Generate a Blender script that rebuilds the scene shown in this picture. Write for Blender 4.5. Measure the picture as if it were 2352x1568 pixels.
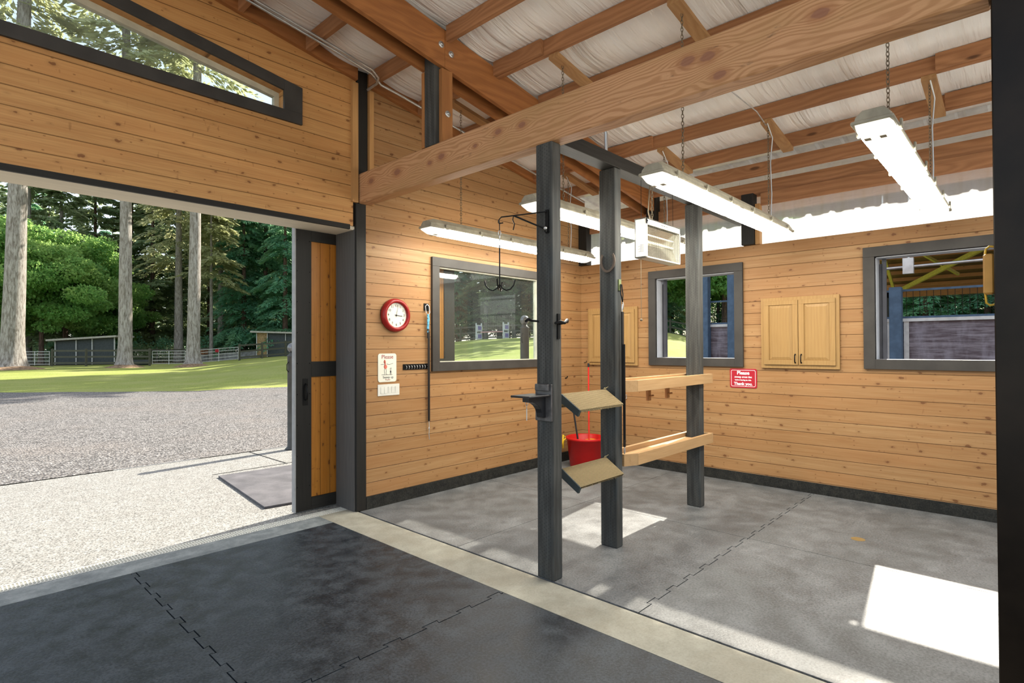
import bpy, math, random
import numpy as np
from mathutils import Vector, Matrix
for o in list(bpy.data.objects): bpy.data.objects.remove(o)
SC = bpy.context.scene
COL = SC.collection
# ------------------------------------------------------------------ camera
YAW, PITCH, ROLL, FPX, CAMZ = .8201, .0102, -.0039, 1284.5, 1.6
_f = Vector((math.sin(YAW)*math.cos(PITCH), math.cos(YAW)*math.cos(PITCH), math.sin(PITCH)))
_r = Vector((math.cos(YAW), -math.sin(YAW), 0)); _u = _r.cross(_f)
_r2 = _r*math.cos(ROLL)+_u*math.sin(ROLL); _u2 = _u*math.cos(ROLL)-_r*math.sin(ROLL)
cam = bpy.data.objects.new('camera', bpy.data.cameras.new('camera')); COL.objects.link(cam)
M = Matrix((_r2, _u2, -_f)).transposed().to_4x4(); M.translation = (0, 0, CAMZ)
cam.matrix_world = M
cam.data.sensor_width = 36; cam.data.lens = FPX/2352*36
cam.data.clip_start = .02; cam.data.clip_end = 600
SC.camera = cam
# ------------------------------------------------------------------ light
SUN_DIR = Vector((-1, -.12, -.79))            # direction the sunlight travels
sun = bpy.data.objects.new('sun', bpy.data.lights.new('sun', 'SUN')); COL.objects.link(sun)
sun.rotation_euler = SUN_DIR.to_track_quat('-Z', 'Y').to_euler()
sun.data.energy = 9.5; sun.data.angle = math.radians(.6); sun.data.color = (1, .93, .8)
w = bpy.data.worlds.new('world'); SC.world = w; w.use_nodes = True
nt = w.node_tree; nt.nodes.clear()
sky = nt.nodes.new('ShaderNodeTexSky'); sky.sky_type = 'NISHITA'; sky.sun_disc = False
sky.sun_elevation = math.radians(38); sky.sun_rotation = math.radians(83); sky.air_density = 1.0; sky.dust_density = 2.0
mx = nt.nodes.new('ShaderNodeMix'); mx.data_type = 'RGBA'; mx.inputs[0].default_value = .5
mx.inputs[7].default_value = (3.5, 3.55, 3.5, 1)
bg = nt.nodes.new('ShaderNodeBackground'); bg.inputs[1].default_value = .28
wo = nt.nodes.new('ShaderNodeOutputWorld')
nt.links.new(sky.outputs[0], mx.inputs[6]); nt.links.new(mx.outputs[2], bg.inputs[0]); nt.links.new(bg.outputs[0], wo.inputs[0])
vs = SC.view_settings; vs.view_transform = 'Standard'; vs.look = 'None'; vs.gamma = 1; vs.use_curve_mapping = False
vs.exposure = 0.5
LAMP_STRENGTH = 33.0
# ------------------------------------------------------------------ mesh helper
class MB:
    def __init__(s): s.v = []; s.f = []; s.sm = []
    def add(s, vs, fs, smooth=False):
        n = len(s.v); s.v += [tuple(p) for p in vs]; s.f += [tuple(i+n for i in f) for f in fs]; s.sm += [smooth]*len(fs); return s
    def box(s, a, b, ch=0.0):
        (x0, y0, z0), (x1, y1, z1) = [min(a[i], b[i]) for i in range(3)], [max(a[i], b[i]) for i in range(3)]
        if ch <= 0:
            return s.add([(x0,y0,z0),(x1,y0,z0),(x1,y1,z0),(x0,y1,z0),(x0,y0,z1),(x1,y0,z1),(x1,y1,z1),(x0,y1,z1)],
                         [(0,3,2,1),(4,5,6,7),(0,1,5,4),(1,2,6,5),(2,3,7,6),(3,0,4,7)])
        c = min(ch, (x1-x0)/3, (y1-y0)/3, (z1-z0)/3); V = []
        for z, e in ((z0, c), (z0+c, 0), (z1-c, 0), (z1, c)):
            X0, X1, Y0, Y1 = x0+e, x1-e, y0+e, y1-e
            k = c if e == 0 else c*.5
            V += [(X0+k,Y0,z),(X1-k,Y0,z),(X1,Y0+k,z),(X1,Y1-k,z),(X1-k,Y1,z),(X0+k,Y1,z),(X0,Y1-k,z),(X0,Y0+k,z)]
        F = [tuple(range(7,-1,-1)), tuple(range(24,32))]
        for r in range(3):
            for i in range(8): F.append((r*8+i, r*8+(i+1)%8, r*8+8+(i+1)%8, r*8+8+i))
        return s.add(V, F)
    def prism(s, poly, axis, a, b):
        """poly: 2-D points in the plane normal to axis ('x': (y,z), 'y': (x,z), 'z': (x,y))"""
        def P(p, c): return {'x': (c, p[0], p[1]), 'y': (p[0], c, p[1]), 'z': (p[0], p[1], c)}[axis]
        n = len(poly); V = [P(p, a) for p in poly]+[P(p, b) for p in poly]
        F = [tuple(range(n)), tuple(range(2*n-1, n-1, -1))]+[(i, i+n, (i+1)%n+n, (i+1)%n) for i in range(n)]
        return s.add(V, F)
    def bar(s, p0, p1, w, h, up=(0, 0, 1)):
        p0, p1 = Vector(p0), Vector(p1); d = (p1-p0).normalized(); sd = d.cross(Vector(up)).normalized(); u = sd.cross(d)
        V = [p+sd*(a*w/2)+u*(b*h/2) for p in (p0, p1) for a, b in ((-1,-1),(1,-1),(1,1),(-1,1))]
        return s.add(V, [(0,1,2,3),(7,6,5,4),(0,4,5,1),(1,5,6,2),(2,6,7,3),(3,7,4,0)])
    def tube(s, pts, r, n=8, cap=True, closed=False):
        pts = [Vector(p) for p in pts]; R = r if isinstance(r, (list, tuple)) else [r]*len(pts); V = []; F = []; prev = None
        for i, p in enumerate(pts):
            if closed: t = pts[(i+1) % len(pts)]-pts[i-1]
            else: t = pts[min(i+1, len(pts)-1)]-pts[max(i-1, 0)]
            t.normalize()
            if prev is None:
                a = t.orthogonal().normalized()
            else:
                a = (prev-t*prev.dot(t)); a = a.normalized() if a.length > 1e-6 else t.orthogonal().normalized()
            prev = a; b = t.cross(a)
            V += [p+(a*math.cos(2*math.pi*k/n)+b*math.sin(2*math.pi*k/n))*R[i] for k in range(n)]
        m = len(pts)
        for i in range(m if closed else m-1):
            j = (i+1) % m
            for k in range(n): F.append((i*n+k, i*n+(k+1)%n, j*n+(k+1)%n, j*n+k))
        s.add(V, F, True)
        if cap and not closed:
            s.add(V[:n], [tuple(range(n-1,-1,-1))]); s.add(V[-n:], [tuple(range(n))])
        return s
    def lathe(s, prof, c, axis='z', n=28, smooth=True):
        V = []; F = []; c = Vector(c)
        for r, h in prof:
            for k in range(n):
                a = 2*math.pi*k/n; x, y = r*math.cos(a), r*math.sin(a)
                V.append(c+Vector({'z': (x, y, h), 'y': (x, h, y), 'x': (h, x, y)}[axis]))
        for i in range(len(prof)-1):
            for k in range(n): F.append((i*n+k, i*n+(k+1)%n, (i+1)*n+(k+1)%n, (i+1)*n+k))
        return s.add(V, F, smooth)
    def ball(s, c, r, n=16, sc=(1, 1, 1)):
        pr = [(max(1e-4, math.sin(math.pi*i/n)), -math.cos(math.pi*i/n)) for i in range(n+1)]
        V = []; F = []
        for a, h in pr:
            for k in range(n): V.append((c[0]+r*sc[0]*a*math.cos(2*math.pi*k/n), c[1]+r*sc[1]*a*math.sin(2*math.pi*k/n), c[2]+r*sc[2]*h))
        for i in range(n):
            for k in range(n): F.append((i*n+k, i*n+(k+1)%n, (i+1)*n+(k+1)%n, (i+1)*n+k))
        return s.add(V, F, True)
def finish(name, V, F, sm, mats, parent=None):
    V = np.array(V, dtype=float); lo, hi = V.min(0), V.max(0)
    base = Vector(((lo[0]+hi[0])/2, (lo[1]+hi[1])/2, lo[2]))
    me = bpy.data.meshes.new(name); me.from_pydata((V-np.array(base)).tolist(), [], F); me.update()
    me.polygons.foreach_set('use_smooth', sm)
    for m in (mats if isinstance(mats, (list, tuple)) else [mats]): me.materials.append(m)
    me.validate()
    o = bpy.data.objects.new(name, me); COL.objects.link(o)
    if parent is not None:
        o.parent = parent; o.location = base-world_loc(parent)
    else: o.location = base
    return o
def world_loc(o):
    l = Vector(o.location)
    while o.parent: o = o.parent; l += Vector(o.location)
    return l
def build(mb, name, mat, parent=None, bevel=0, fix=True):
    o = finish(name, mb.v, mb.f, mb.sm, mat, parent)
    if fix:
        import bmesh
        bm = bmesh.new(); bm.from_mesh(o.data); bmesh.ops.recalc_face_normals(bm, faces=bm.faces); bm.to_mesh(o.data); bm.free()
    if bevel:
        b = o.modifiers.new('bevel', 'BEVEL'); b.width = bevel; b.segments = 2; b.limit_method = 'ANGLE'
    return o
def tag(o, label, cat, group=None, kind=None):
    o['label'] = label; o['category'] = cat
    if group: o['group'] = group
    if kind: o['kind'] = kind
    return o
def empty(name, loc, label, cat, group=None, kind=None):
    o = bpy.data.objects.new(name, None); COL.objects.link(o); o.location = loc; o.empty_display_size = .1
    return tag(o, label, cat, group, kind)
def B(*bx, ch=0):
    m = MB()
    for a, b in bx: m.box(a, b, ch)
    return m
# ------------------------------------------------------------------ material helper
class MT:
    def __init__(s, name):
        s.m = bpy.data.materials.new(name); s.m.use_nodes = True; s.t = s.m.node_tree; s.t.nodes.clear()
        s.out = s.n('OutputMaterial'); s.b = s.n('BsdfPrincipled'); s.l(s.b.outputs[0], s.out.inputs[0])
        s.b.inputs['Specular IOR Level'].default_value = .25
    def n(s, k, **kw):
        x = s.t.nodes.new('ShaderNode'+k)
        for a, v in kw.items(): setattr(x, a, v)
        return x
    def l(s, a, b): s.t.links.new(a, b)
    def put(s, v, sock):
        if isinstance(v, (int, float)): sock.default_value = v
        elif isinstance(v, (tuple, list)): sock.default_value = (*v, 1) if len(v) == 3 and sock.type == 'RGBA' else v
        else: s.l(v, sock)
    def ma(s, op, a, b=0, c=0):
        x = s.n('Math', operation=op); s.put(a, x.inputs[0]); s.put(b, x.inputs[1]); s.put(c, x.inputs[2]); return x.outputs[0]
    def pos(s):
        g = s.n('NewGeometry'); x = s.n('SeparateXYZ'); s.l(g.outputs['Position'], x.inputs[0]); return x.outputs
    def obj(s):
        g = s.n('TexCoord'); x = s.n('SeparateXYZ'); s.l(g.outputs['Object'], x.inputs[0]); return x.outputs
    def vec(s, a, b, c=0):
        x = s.n('CombineXYZ'); s.put(a, x.inputs[0]); s.put(b, x.inputs[1]); s.put(c, x.inputs[2]); return x.outputs[0]
    def noise(s, v, scale=1, detail=4, rough=.55, dist=0, out=0):
        x = s.n('TexNoise'); s.put(v, x.inputs['Vector']); x.inputs['Scale'].default_value = scale; x.inputs['Detail'].default_value = detail
        x.inputs['Roughness'].default_value = rough; x.inputs['Distortion'].default_value = dist; return x.outputs[out]
    def mix(s, f, a, b, mode='MIX'):
        x = s.n('Mix', data_type='RGBA', blend_type=mode); s.put(f, x.inputs[0]); s.put(a, x.inputs[6]); s.put(b, x.inputs[7]); return x.outputs[2]
    def ss(s, v, a, b, lo=0, hi=1):
        x = s.n('MapRange', interpolation_type='SMOOTHSTEP'); s.put(v, x.inputs[0])
        for i, q in enumerate((a, b, lo, hi)): s.put(q, x.inputs[i+1])
        return x.outputs[0]
    def bump(s, h, st=.3, d=.01):
        x = s.n('Bump'); s.put(h, x.inputs['Height']); x.inputs['Strength'].default_value = st; x.inputs['Distance'].default_value = d
        s.l(x.outputs[0], s.b.inputs['Normal']); return x
    def set(s, **kw):
        for k, v in kw.items():
            s.put(v, s.b.inputs[{'col': 'Base Color', 'rough': 'Roughness', 'metal': 'Metallic', 'spec': 'Specular IOR Level', 'em': 'Emission Color', 'es': 'Emission Strength', 'alpha': 'Alpha', 'coat': 'Coat Weight'}[k]])
        return s
def plain(name, col, rough=.6, metal=0, var=.12, sc=8, bump=0, spec=.25):
    t = MT(name); g = t.n('NewGeometry').outputs['Position']; nz = t.noise(g, sc, 5)
    f = t.ss(nz, .3, .7)
    t.set(col=t.mix(f, tuple(c*(1-var) for c in col), tuple(min(1, c*(1+var)) for c in col)), rough=rough, metal=metal, spec=spec)
    if bump: t.bump(t.noise(g, sc*6, 4), bump, .004)
    return t.m
PITCH_B = .133
def siding(name, base, dark, light, pitch=PITCH_B, z0=.122, rough=.5, vertical=False):
    t = MT(name); p = t.pos()
    if vertical: u, v = p[2], t.ma('ADD', p[0], p[1])
    else: u, v = t.ma('ADD', p[0], p[1]), p[2]
    q = t.ma('DIVIDE', t.ma('SUBTRACT', v, z0), pitch); idn = t.ma('FLOOR', q); fr = t.ma('FRACT', q)
    wn = t.n('TexWhiteNoise', noise_dimensions='1D'); t.l(idn, wn.inputs['W']); rnd = wn.outputs[0]
    uo = t.ma('ADD', u, t.ma('MULTIPLY', rnd, 37.0))
    # grain
    gv = t.vec(t.ma('MULTIPLY', uo, 1.1), t.ma('MULTIPLY', v, 26), idn)
    g1 = t.noise(gv, 1.0, 6, .62, .6)
    gv2 = t.vec(t.ma('MULTIPLY', uo, 3.0), t.ma('MULTIPLY', v, 120), idn); g2 = t.noise(gv2, 1.0, 3, .6)
    c = t.mix(t.ss(g1, .28, .72), base, light)
    c = t.mix(t.ma('MULTIPLY', t.ss(g2, .45, .75), .26), c, dark)
    rg = t.ma('SINE', t.ma('ADD', t.ma('MULTIPLY', v, 330), t.ma('MULTIPLY', t.noise(t.vec(t.ma('MULTIPLY', uo, 1.6), t.ma('MULTIPLY', v, 7), idn), 1, 2), 34)))
    c = t.mix(t.ma('MULTIPLY', t.ss(rg, .35, 1), .16), c, tuple(x*.5 for x in base))
    # per board tint
    c = t.mix(t.ma('MULTIPLY', rnd, .45), c, tuple(a*b for a, b in zip(base, (.92, .8, .66))))
    c = t.mix(t.ma('MULTIPLY', t.ss(t.noise(t.vec(t.ma('MULTIPLY', uo, .9), t.ma('MULTIPLY', v, 2.0), idn), 1.0, 2), .45, .7), .35), c, tuple(a*b for a, b in zip(light, (1.02, .86, .78))))
    # knots
    jit = t.ma('MULTIPLY', t.ma('SUBTRACT', t.noise(t.vec(t.ma('MULTIPLY', uo, 30), t.ma('MULTIPLY', v, 45), idn), 1, 2), .5), .16)
    sm = t.noise(t.vec(t.ma('MULTIPLY', uo, 26), t.ma('MULTIPLY', v, 9), idn), 1, 2, .5, .3)
    c = t.mix(t.ma('MULTIPLY', t.ss(sm, .66, .78), .4), c, dark)
    vo = t.n('TexVoronoi', voronoi_dimensions='2D'); t.l(t.vec(t.ma('ADD', t.ma('ADD', t.ma('MULTIPLY', uo, 4.2), t.ma('MULTIPLY', idn, 5.3)), jit), t.ma('ADD', q, jit)), vo.inputs['Vector']); vo.inputs['Scale'].default_value = 1
    pick = t.n('SeparateColor'); t.l(vo.outputs['Color'], pick.inputs[0])
    rad = t.ma('MULTIPLY', t.ss(pick.outputs[0], .25, 1.0), .085)
    kn = t.ma('MULTIPLY', t.ss(t.ma('SUBTRACT', vo.outputs['Distance'], rad), -.015, .02, 1, 0), t.ma('GREATER_THAN', pick.outputs[0], .3))
    halo = t.ma('MULTIPLY', t.ss(t.ma('SUBTRACT', vo.outputs['Distance'], rad), 0, .14, 1, 0), t.ma('GREATER_THAN', pick.outputs[0], .3))
    c = t.mix(t.ma('MULTIPLY', halo, .33), c, tuple(x*.62 for x in base))
    c = t.mix(t.ma('MULTIPLY', kn, .8), c, dark)
    # small pin knots and streaks
    v3 = t.n('TexVoronoi', voronoi_dimensions='2D'); t.l(t.vec(t.ma('MULTIPLY', uo, 9.0), t.ma('MULTIPLY', v, 17)), v3.inputs['Vector']); v3.inputs['Scale'].default_value = 1
    p3 = t.n('SeparateColor'); t.l(v3.outputs['Color'], p3.inputs[0])
    c = t.mix(t.ma('MULTIPLY', t.ma('MULTIPLY', t.ss(v3.outputs['Distance'], .05, .1, 1, 0), t.ma('GREATER_THAN', p3.outputs[0], .82)), .6), c, dark)
    # groove
    e = t.ma('MINIMUM', fr, t.ma('SUBTRACT', 1, fr)); gr = t.ss(e, .008, .035)
    c = t.mix(t.ss(e, .006, .02, .7, 0), c, tuple(x*.45 for x in dark))
    t.set(col=c, rough=rough, spec=.25)
    t.bump(t.ma('ADD', gr, t.ma('MULTIPLY', g2, .06)), .9, .006)
    return t.m
def lumber(name, base, dark, axis, rough=.6, knot=.5, ring=14, fine=1.0):
    t = MT(name); p = t.pos(); i = {'x': 0, 'y': 1, 'z': 2}[axis]; o = [k for k in (0, 1, 2) if k != i]
    oi = t.n('ObjectInfo').outputs['Random']; L = t.ma('ADD', p[i], t.ma('MULTIPLY', oi, 31)); a, b = p[o[0]], p[o[1]]
    # knots displace the rings
    vo = t.n('TexVoronoi', voronoi_dimensions='3D'); t.l(t.vec(t.ma('MULTIPLY', L, 1.6), t.ma('MULTIPLY', a, 5), t.ma('MULTIPLY', b, 5)), vo.inputs['Vector']); vo.inputs['Scale'].default_value = 1
    kd = vo.outputs['Distance']
    pull = t.ss(kd, 0, .45, 1.1, 0)
    warp = t.noise(t.vec(t.ma('MULTIPLY', L, .7), t.ma('MULTIPLY', a, 3), t.ma('MULTIPLY', b, 3)), 1, 3)
    rr = t.ma('ADD', t.ma('ADD', t.ma('MULTIPLY', a, ring), t.ma('MULTIPLY', b, ring*1.3)), t.ma('ADD', t.ma('MULTIPLY', warp, 5), t.ma('MULTIPLY', pull, knot*3)))
    ringv = t.ma('MULTIPLY', t.ma('ADD', t.ma('SINE', t.ma('MULTIPLY', rr, 6.28)), 1), .5)
    fi = t.noise(t.vec(t.ma('MULTIPLY', L, 3), t.ma('MULTIPLY', a, 90), t.ma('MULTIPLY', b, 90)), 1, 4, .6)
    c = t.mix(t.ma('MULTIPLY', ringv, .42*fine), base, dark)
    c = t.mix(t.ma('MULTIPLY', t.ss(fi, .4, .75), .35), c, dark)
    bl = t.noise(t.vec(t.ma('MULTIPLY', L, .8), t.ma('MULTIPLY', a, 2), t.ma('MULTIPLY', b, 2)), 1.4, 3)
    c = t.mix(t.ma('MULTIPLY', t.ss(bl, .4, .7), .45), c, tuple(x*.72 for x in base))
    pk = t.n('SeparateColor'); t.l(vo.outputs['Color'], pk.inputs[0])
    c = t.mix(t.ma('MULTIPLY', t.ma('MULTIPLY', t.ss(kd, .06, .12, 1, 0), t.ma('GREATER_THAN', pk.outputs[0], 1-knot)), .85), c, tuple(x*.35 for x in dark))
    c = t.mix(t.ma('MULTIPLY', oi, .3), c, tuple(x*y for x, y in zip(base, (.7, .68, .66))))
    t.set(col=c, rough=rough); t.bump(t.ma('ADD', fi, t.ma('MULTIPLY', ringv, .4)), .35, .003)
    return t.m
def incised(name, base, face):
    """black-stained treated post with rows of incision marks; Z runs up"""
    t = MT(name); p = t.pos(); a = t.ma('ADD', p[0], p[1]); z = p[2]
    row = t.ma('FLOOR', t.ma('MULTIPLY', a, 52)); off = t.ma('MULTIPLY', t.ma('MODULO', row, 2), .5)
    fx = t.ma('FRACT', t.ma('MULTIPLY', a, 52)); fz = t.ma('FRACT', t.ma('ADD', t.ma('MULTIPLY', z, 38), off))
    ds = t.ma('MULTIPLY', t.ma('MULTIPLY', t.ss(fx, .36, .44), t.ss(fx, .56, .64, 1, 0)), t.ma('MULTIPLY', t.ss(fz, .25, .35), t.ss(fz, .55, .65, 1, 0)))
    nn = t.n('SeparateXYZ'); t.l(t.n('NewGeometry').outputs['True Normal'], nn.inputs[0]); ds = t.ma('MULTIPLY', ds, t.ma('GREATER_THAN', t.ma('ABSOLUTE', nn.outputs[0]), .97))
    nz = t.noise(t.vec(t.ma('MULTIPLY', a, 30), t.ma('MULTIPLY', z, 2.2), 0), 1, 5, .6)
    n2 = t.noise(t.vec(t.ma('MULTIPLY', a, 3), t.ma('MULTIPLY', z, 1.1), 3), 1.5, 3)
    c = t.mix(t.ss(nz, .35, .7), tuple(x*.7 for x in base), tuple(x*1.35 for x in base))
    c = t.mix(t.ma('MULTIPLY', t.ss(n2, .5, .7), .3), c, (base[0]*.7, base[1]*1.1, base[2]*1.5))
    c = t.mix(t.ma('MULTIPLY', ds, .75), c, tuple(x*.2 for x in base))
    t.set(col=c, rough=.65, spec=.25); t.bump(t.ma('SUBTRACT', t.ma('MULTIPLY', nz, .4), ds), .5, .003)
    return t.m
# colours
M_SIDE = siding('pine_siding', (.30, .155, .062), (.125, .045, .014), (.39, .232, .104))
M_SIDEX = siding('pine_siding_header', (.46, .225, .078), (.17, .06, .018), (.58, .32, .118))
M_DOORP = siding('amber_door_boards', (.36, .135, .016), (.10, .03, .008), (.46, .19, .03), pitch=.105, z0=7.82, vertical=True, rough=.4)
LB, LD = (.42, .20, .09), (.18, .07, .028)
M_LX, M_LY, M_LZ = [lumber('fir_lumber_'+a, LB, LD, a) for a in 'xyz']
M_RAFT = lumber('stained_rafter', (.40, .16, .05), (.15, .05, .016), 'x', knot=.45, ring=11)
M_SCAB = lumber('stained_scab', (.40, .17, .055), (.16, .055, .018), 'z')
M_BEAM = lumber('big_fir_beam', (.58, .31, .15), (.32, .14, .055), 'y', ring=30, knot=.5, rough=.55)
KNOTS = [(1.30, 3.20, .028), (1.235, 3.075, .024), (1.42, 3.215, .028), (.737, 3.207, .026), (2.68, 3.20, .022), (2.92, 3.215, .022), (3.58, 3.185, .026), (3.73, 3.165, .018), (4.20, 3.19, .03), (4.62, 3.195, .024), (3.17, 3.17, .014)]
def beam_mat(knots):
    t = MT('knotty_fir_beam'); p = t.pos(); y, z, x = p[1], p[2], p[0]
    zz = t.ma('ADD', z, t.ma('MULTIPLY', x, .8)); ph = t.ma('ADD', t.ma('MULTIPLY', zz, 62), t.ma('MULTIPLY', t.noise(t.vec(t.ma('MULTIPLY', y, .8), t.ma('MULTIPLY', zz, 4), 0), 1, 3), 16))
    core = 0.0; halo = 0.0
    for ky, kz, kr in knots:
        dy = t.ma('MULTIPLY', t.ma('SUBTRACT', y, ky), .62); dz = t.ma('SUBTRACT', z, kz); d = t.ma('SQRT', t.ma('ADD', t.ma('MULTIPLY', dy, dy), t.ma('MULTIPLY', dz, dz)))
        pu = t.ss(d, 0, kr*5, 1, 0); sg_ = t.ma('SIGN', dz); ph = t.ma('ADD', ph, t.ma('MULTIPLY', t.ma('MULTIPLY', pu, sg_), -3.2))
        nd = t.ma('ADD', d, t.ma('MULTIPLY', t.ma('SUBTRACT', t.noise(t.vec(t.ma('MULTIPLY', y, 30), t.ma('MULTIPLY', z, 30), 0), 1, 2), .5), kr*.5))
        core = t.ma('MAXIMUM', core, t.ss(nd, kr*.75, kr*1.1, 1, 0)); halo = t.ma('MAXIMUM', halo, t.ss(nd, kr, kr*2.3, 1, 0))
    rg = t.ma('MULTIPLY', t.ma('ADD', t.ma('SINE', t.ma('MULTIPLY', ph, 6.28*.62)), 1), .5)
    fi = t.noise(t.vec(t.ma('MULTIPLY', y, 3), t.ma('MULTIPLY', zz, 120), 0), 1, 4, .6); bl = t.noise(t.vec(t.ma('MULTIPLY', y, .9), t.ma('MULTIPLY', zz, 2), 5), 1, 4, .6)
    c = t.mix(t.ma('MULTIPLY', t.ss(rg, .3, .95), .62), (.52, .28, .14), (.32, .145, .058)); c = t.mix(t.ma('MULTIPLY', t.ss(fi, .4, .75), .3), c, (.28, .12, .045))
    c = t.mix(t.ma('MULTIPLY', t.ss(bl, .42, .68), .5), c, (.33, .19, .07)); st = t.noise(t.vec(t.ma('MULTIPLY', y, 5), t.ma('MULTIPLY', z, 14), 2), 1, 4, .7)
    c = t.mix(t.ma('MULTIPLY', t.ss(st, .62, .75), .6), c, (.06, .045, .03)); c = t.mix(t.ma('MULTIPLY', halo, .55), c, (.30, .12, .05)); c = t.mix(t.ma('MULTIPLY', core, .6), c, (.20, .085, .06))
    t.set(col=c, rough=.6); t.bump(t.ma('ADD', fi, t.ma('MULTIPLY', rg, .5)), .4, .003); return t.m
M_BEAM = beam_mat(KNOTS)
M_PALEX, M_PALEY = [lumber('pale_pine_'+a, (.46, .285, .135), (.32, .165, .065), a, ring=9, knot=.25, fine=.5) for a in 'xy']
M_TRIMZ = lumber('pine_trim', (.50, .27, .10), (.30, .13, .05), 'z', ring=8, fine=.5, knot=.2)
M_SOFF = lumber('pale_soffit', (.80, .70, .54), (.62, .52, .38), 'x', ring=8, fine=.4, knot=.2)
M_OAK = lumber('oak_cabinet', (.40, .24, .09), (.26, .135, .045), 'z', ring=22, knot=.12, fine=.6, rough=.4)
M_POST = incised('incised_post', (.054, .053, .048), 0)
M_DKX, M_DKY, M_DKZ = [lumber('black_stain_'+a, (.020, .018, .015), (.007, .007, .006), a, rough=.55, knot=.15, fine=.4) for a in 'xyz']
M_JAMB = lumber('grey_stain_jamb', (.11, .105, .10), (.035, .034, .035), 'z', rough=.55, knot=.1, fine=.5)
M_TRIM = plain('charcoal_trim', (.046, .041, .036), .5, var=.15, sc=5)
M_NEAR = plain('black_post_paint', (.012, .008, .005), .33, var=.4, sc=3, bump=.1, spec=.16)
M_BLACK = plain('black_metal', (.012, .012, .012), .35, .6)
M_BLKP = plain('black_plastic', (.02, .02, .022), .3)
M_STEEL = plain('galvanised_steel', (.55, .55, .54), .35, .85)
M_CHAIN = plain('rusty_chain', (.20, .16, .11), .5, .7)
M_WHITE = plain('white_plastic', (.66, .64, .57), .4, var=.04)
M_CREAM = plain('cream_sign', (.72, .69, .58), .35, var=.03)
M_RED = plain('red_plastic', (.42, .009, .008), .35, var=.06)
M_REDS = plain('red_sign', (.38, .016, .028), .35, var=.04)
M_CLOCKR = plain('red_clock_rim', (.27, .016, .014), .22, var=.08)
M_INK = plain('ink', (.03, .03, .035), .5)
M_MAROON = plain('maroon_ink', (.28, .04, .05), .5)
M_WINK = plain('white_ink', (.85, .85, .83), .5, var=.02)
M_YEL = plain('yellow_plastic', (.75, .45, .02), .4)
M_BRASS = plain('yellow_painted_metal', (.60, .36, .04), .35, .3)
M_BLUEROPE = plain('blue_rope', (.12, .35, .5), .8, var=.5, sc=60)
M_LEATHER = plain('black_strap', (.012, .010, .009), .5)
M_FIXT = plain('weathered_fixture', (.33, .30, .225), .5, var=.15, sc=12)
M_BARKG = None
def emis(name, col, st):
    t = MT(name); t.set(col=(.8, .8, .8), em=col, es=st); return t.m
M_LENS = MT('lit_lens')
p = M_LENS.pos(); rib = M_LENS.ma('SINE', M_LENS.ma('MULTIPLY', M_LENS.ma('ADD', p[1], p[2]), 900))
M_LENS.set(col=(.8, .8, .76), em=(1, .965, .86), es=LAMP_STRENGTH, rough=.3); M_LENS.bump(rib, .2, .002); M_LENS = M_LENS.m
M_LENSD = MT('frosted_end'); M_LENSD.set(col=(.72, .70, .62), em=(1, .96, .85), es=.75, rough=.25); M_LENSD = M_LENSD.m
def glass(name, tint=(.93, .97, .96), refl=.06, haze=0.0):
    t = MT(name); tr = t.n('BsdfTransparent'); tr.inputs[0].default_value = (*tint, 1); gl = t.n('BsdfGlossy'); gl.inputs['Roughness'].default_value = .02
    df = t.n('BsdfDiffuse'); df.inputs[0].default_value = (.8, .82, .82, 1)
    lw = t.n('LayerWeight'); lw.inputs[0].default_value = .5
    m1 = t.n('MixShader'); t.l(t.ma('ADD', .03, t.ma('MULTIPLY', t.ma('POWER', lw.outputs['Facing'], 5.0), .7)), m1.inputs[0]); t.l(tr.outputs[0], m1.inputs[1]); t.l(gl.outputs[0], m1.inputs[2])
    m2 = t.n('MixShader'); m2.inputs[0].default_value = haze; t.l(m1.outputs[0], m2.inputs[1]); t.l(df.outputs[0], m2.inputs[2])
    t.l(m2.outputs[0], t.out.inputs[0]); return t.m
M_GLASS = glass('window_glass', haze=.012)
M_GLASS2 = glass('dusty_glass', haze=.04)
def concrete(name, c1, c2, sc=3.0, rough=.75, speck=0, bump=.25, grime=None):
    t = MT(name); g = t.n('NewGeometry').outputs['Position']
    a = t.noise(g, sc, 6, .62); b = t.noise(g, sc*.35, 4, .6, .8)
    c = t.mix(t.ss(a, .3, .7), c1, c2); c = t.mix(t.ma('MULTIPLY', t.ss(b, .42, .68), .5), c, grime or tuple(x*.6 for x in c1))
    sp = t.noise(g, 70, 2, .7)
    if speck: c = t.mix(t.ma('MULTIPLY', t.ss(sp, .52, .62), speck), c, tuple(x*.35 for x in c1)); c = t.mix(t.ma('MULTIPLY', t.ss(sp, .48, .38), speck*.6), c, tuple(min(1, x*1.4) for x in c2))
    t.set(col=c, rough=t.ss(a, .3, .7, rough-.12, rough+.05), spec=.3); t.bump(t.ma('ADD', sp, a), bump, .004); return t.m
M_MATR = concrete('grey_rubber_mat', (.10, .104, .106), (.168, .172, .172), 5, .55, .35, .25, (.072, .074, .072))
M_MATF = concrete('dark_rubber_mat', (.010, .014, .019), (.052, .062, .072), 7, .5, .5, .35, (.018, .021, .026))
M_CURB = concrete('concrete_curb', (.28, .265, .21), (.37, .35, .285), 7, .85, .12, .2, (.27, .24, .18))
M_STRIP = concrete('concrete_strip', (.15, .165, .165), (.26, .275, .27), 9, .85, .12, .2, (.09, .10, .105))
M_AGG = concrete('exposed_aggregate', (.20, .197, .185), (.29, .285, .27), 14, .85, .9, .5, (.19, .182, .165))
M_MATO = concrete('outdoor_rubber_mat', (.09, .087, .095), (.14, .135, .145), 4, .8, .1)
M_UNDER = plain('black_gap', (.012, .012, .012), .9)
M_RUBB = concrete('black_skirting', (.008, .008, .007), (.028, .027, .022), 20, .75, .5, .3)
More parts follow.
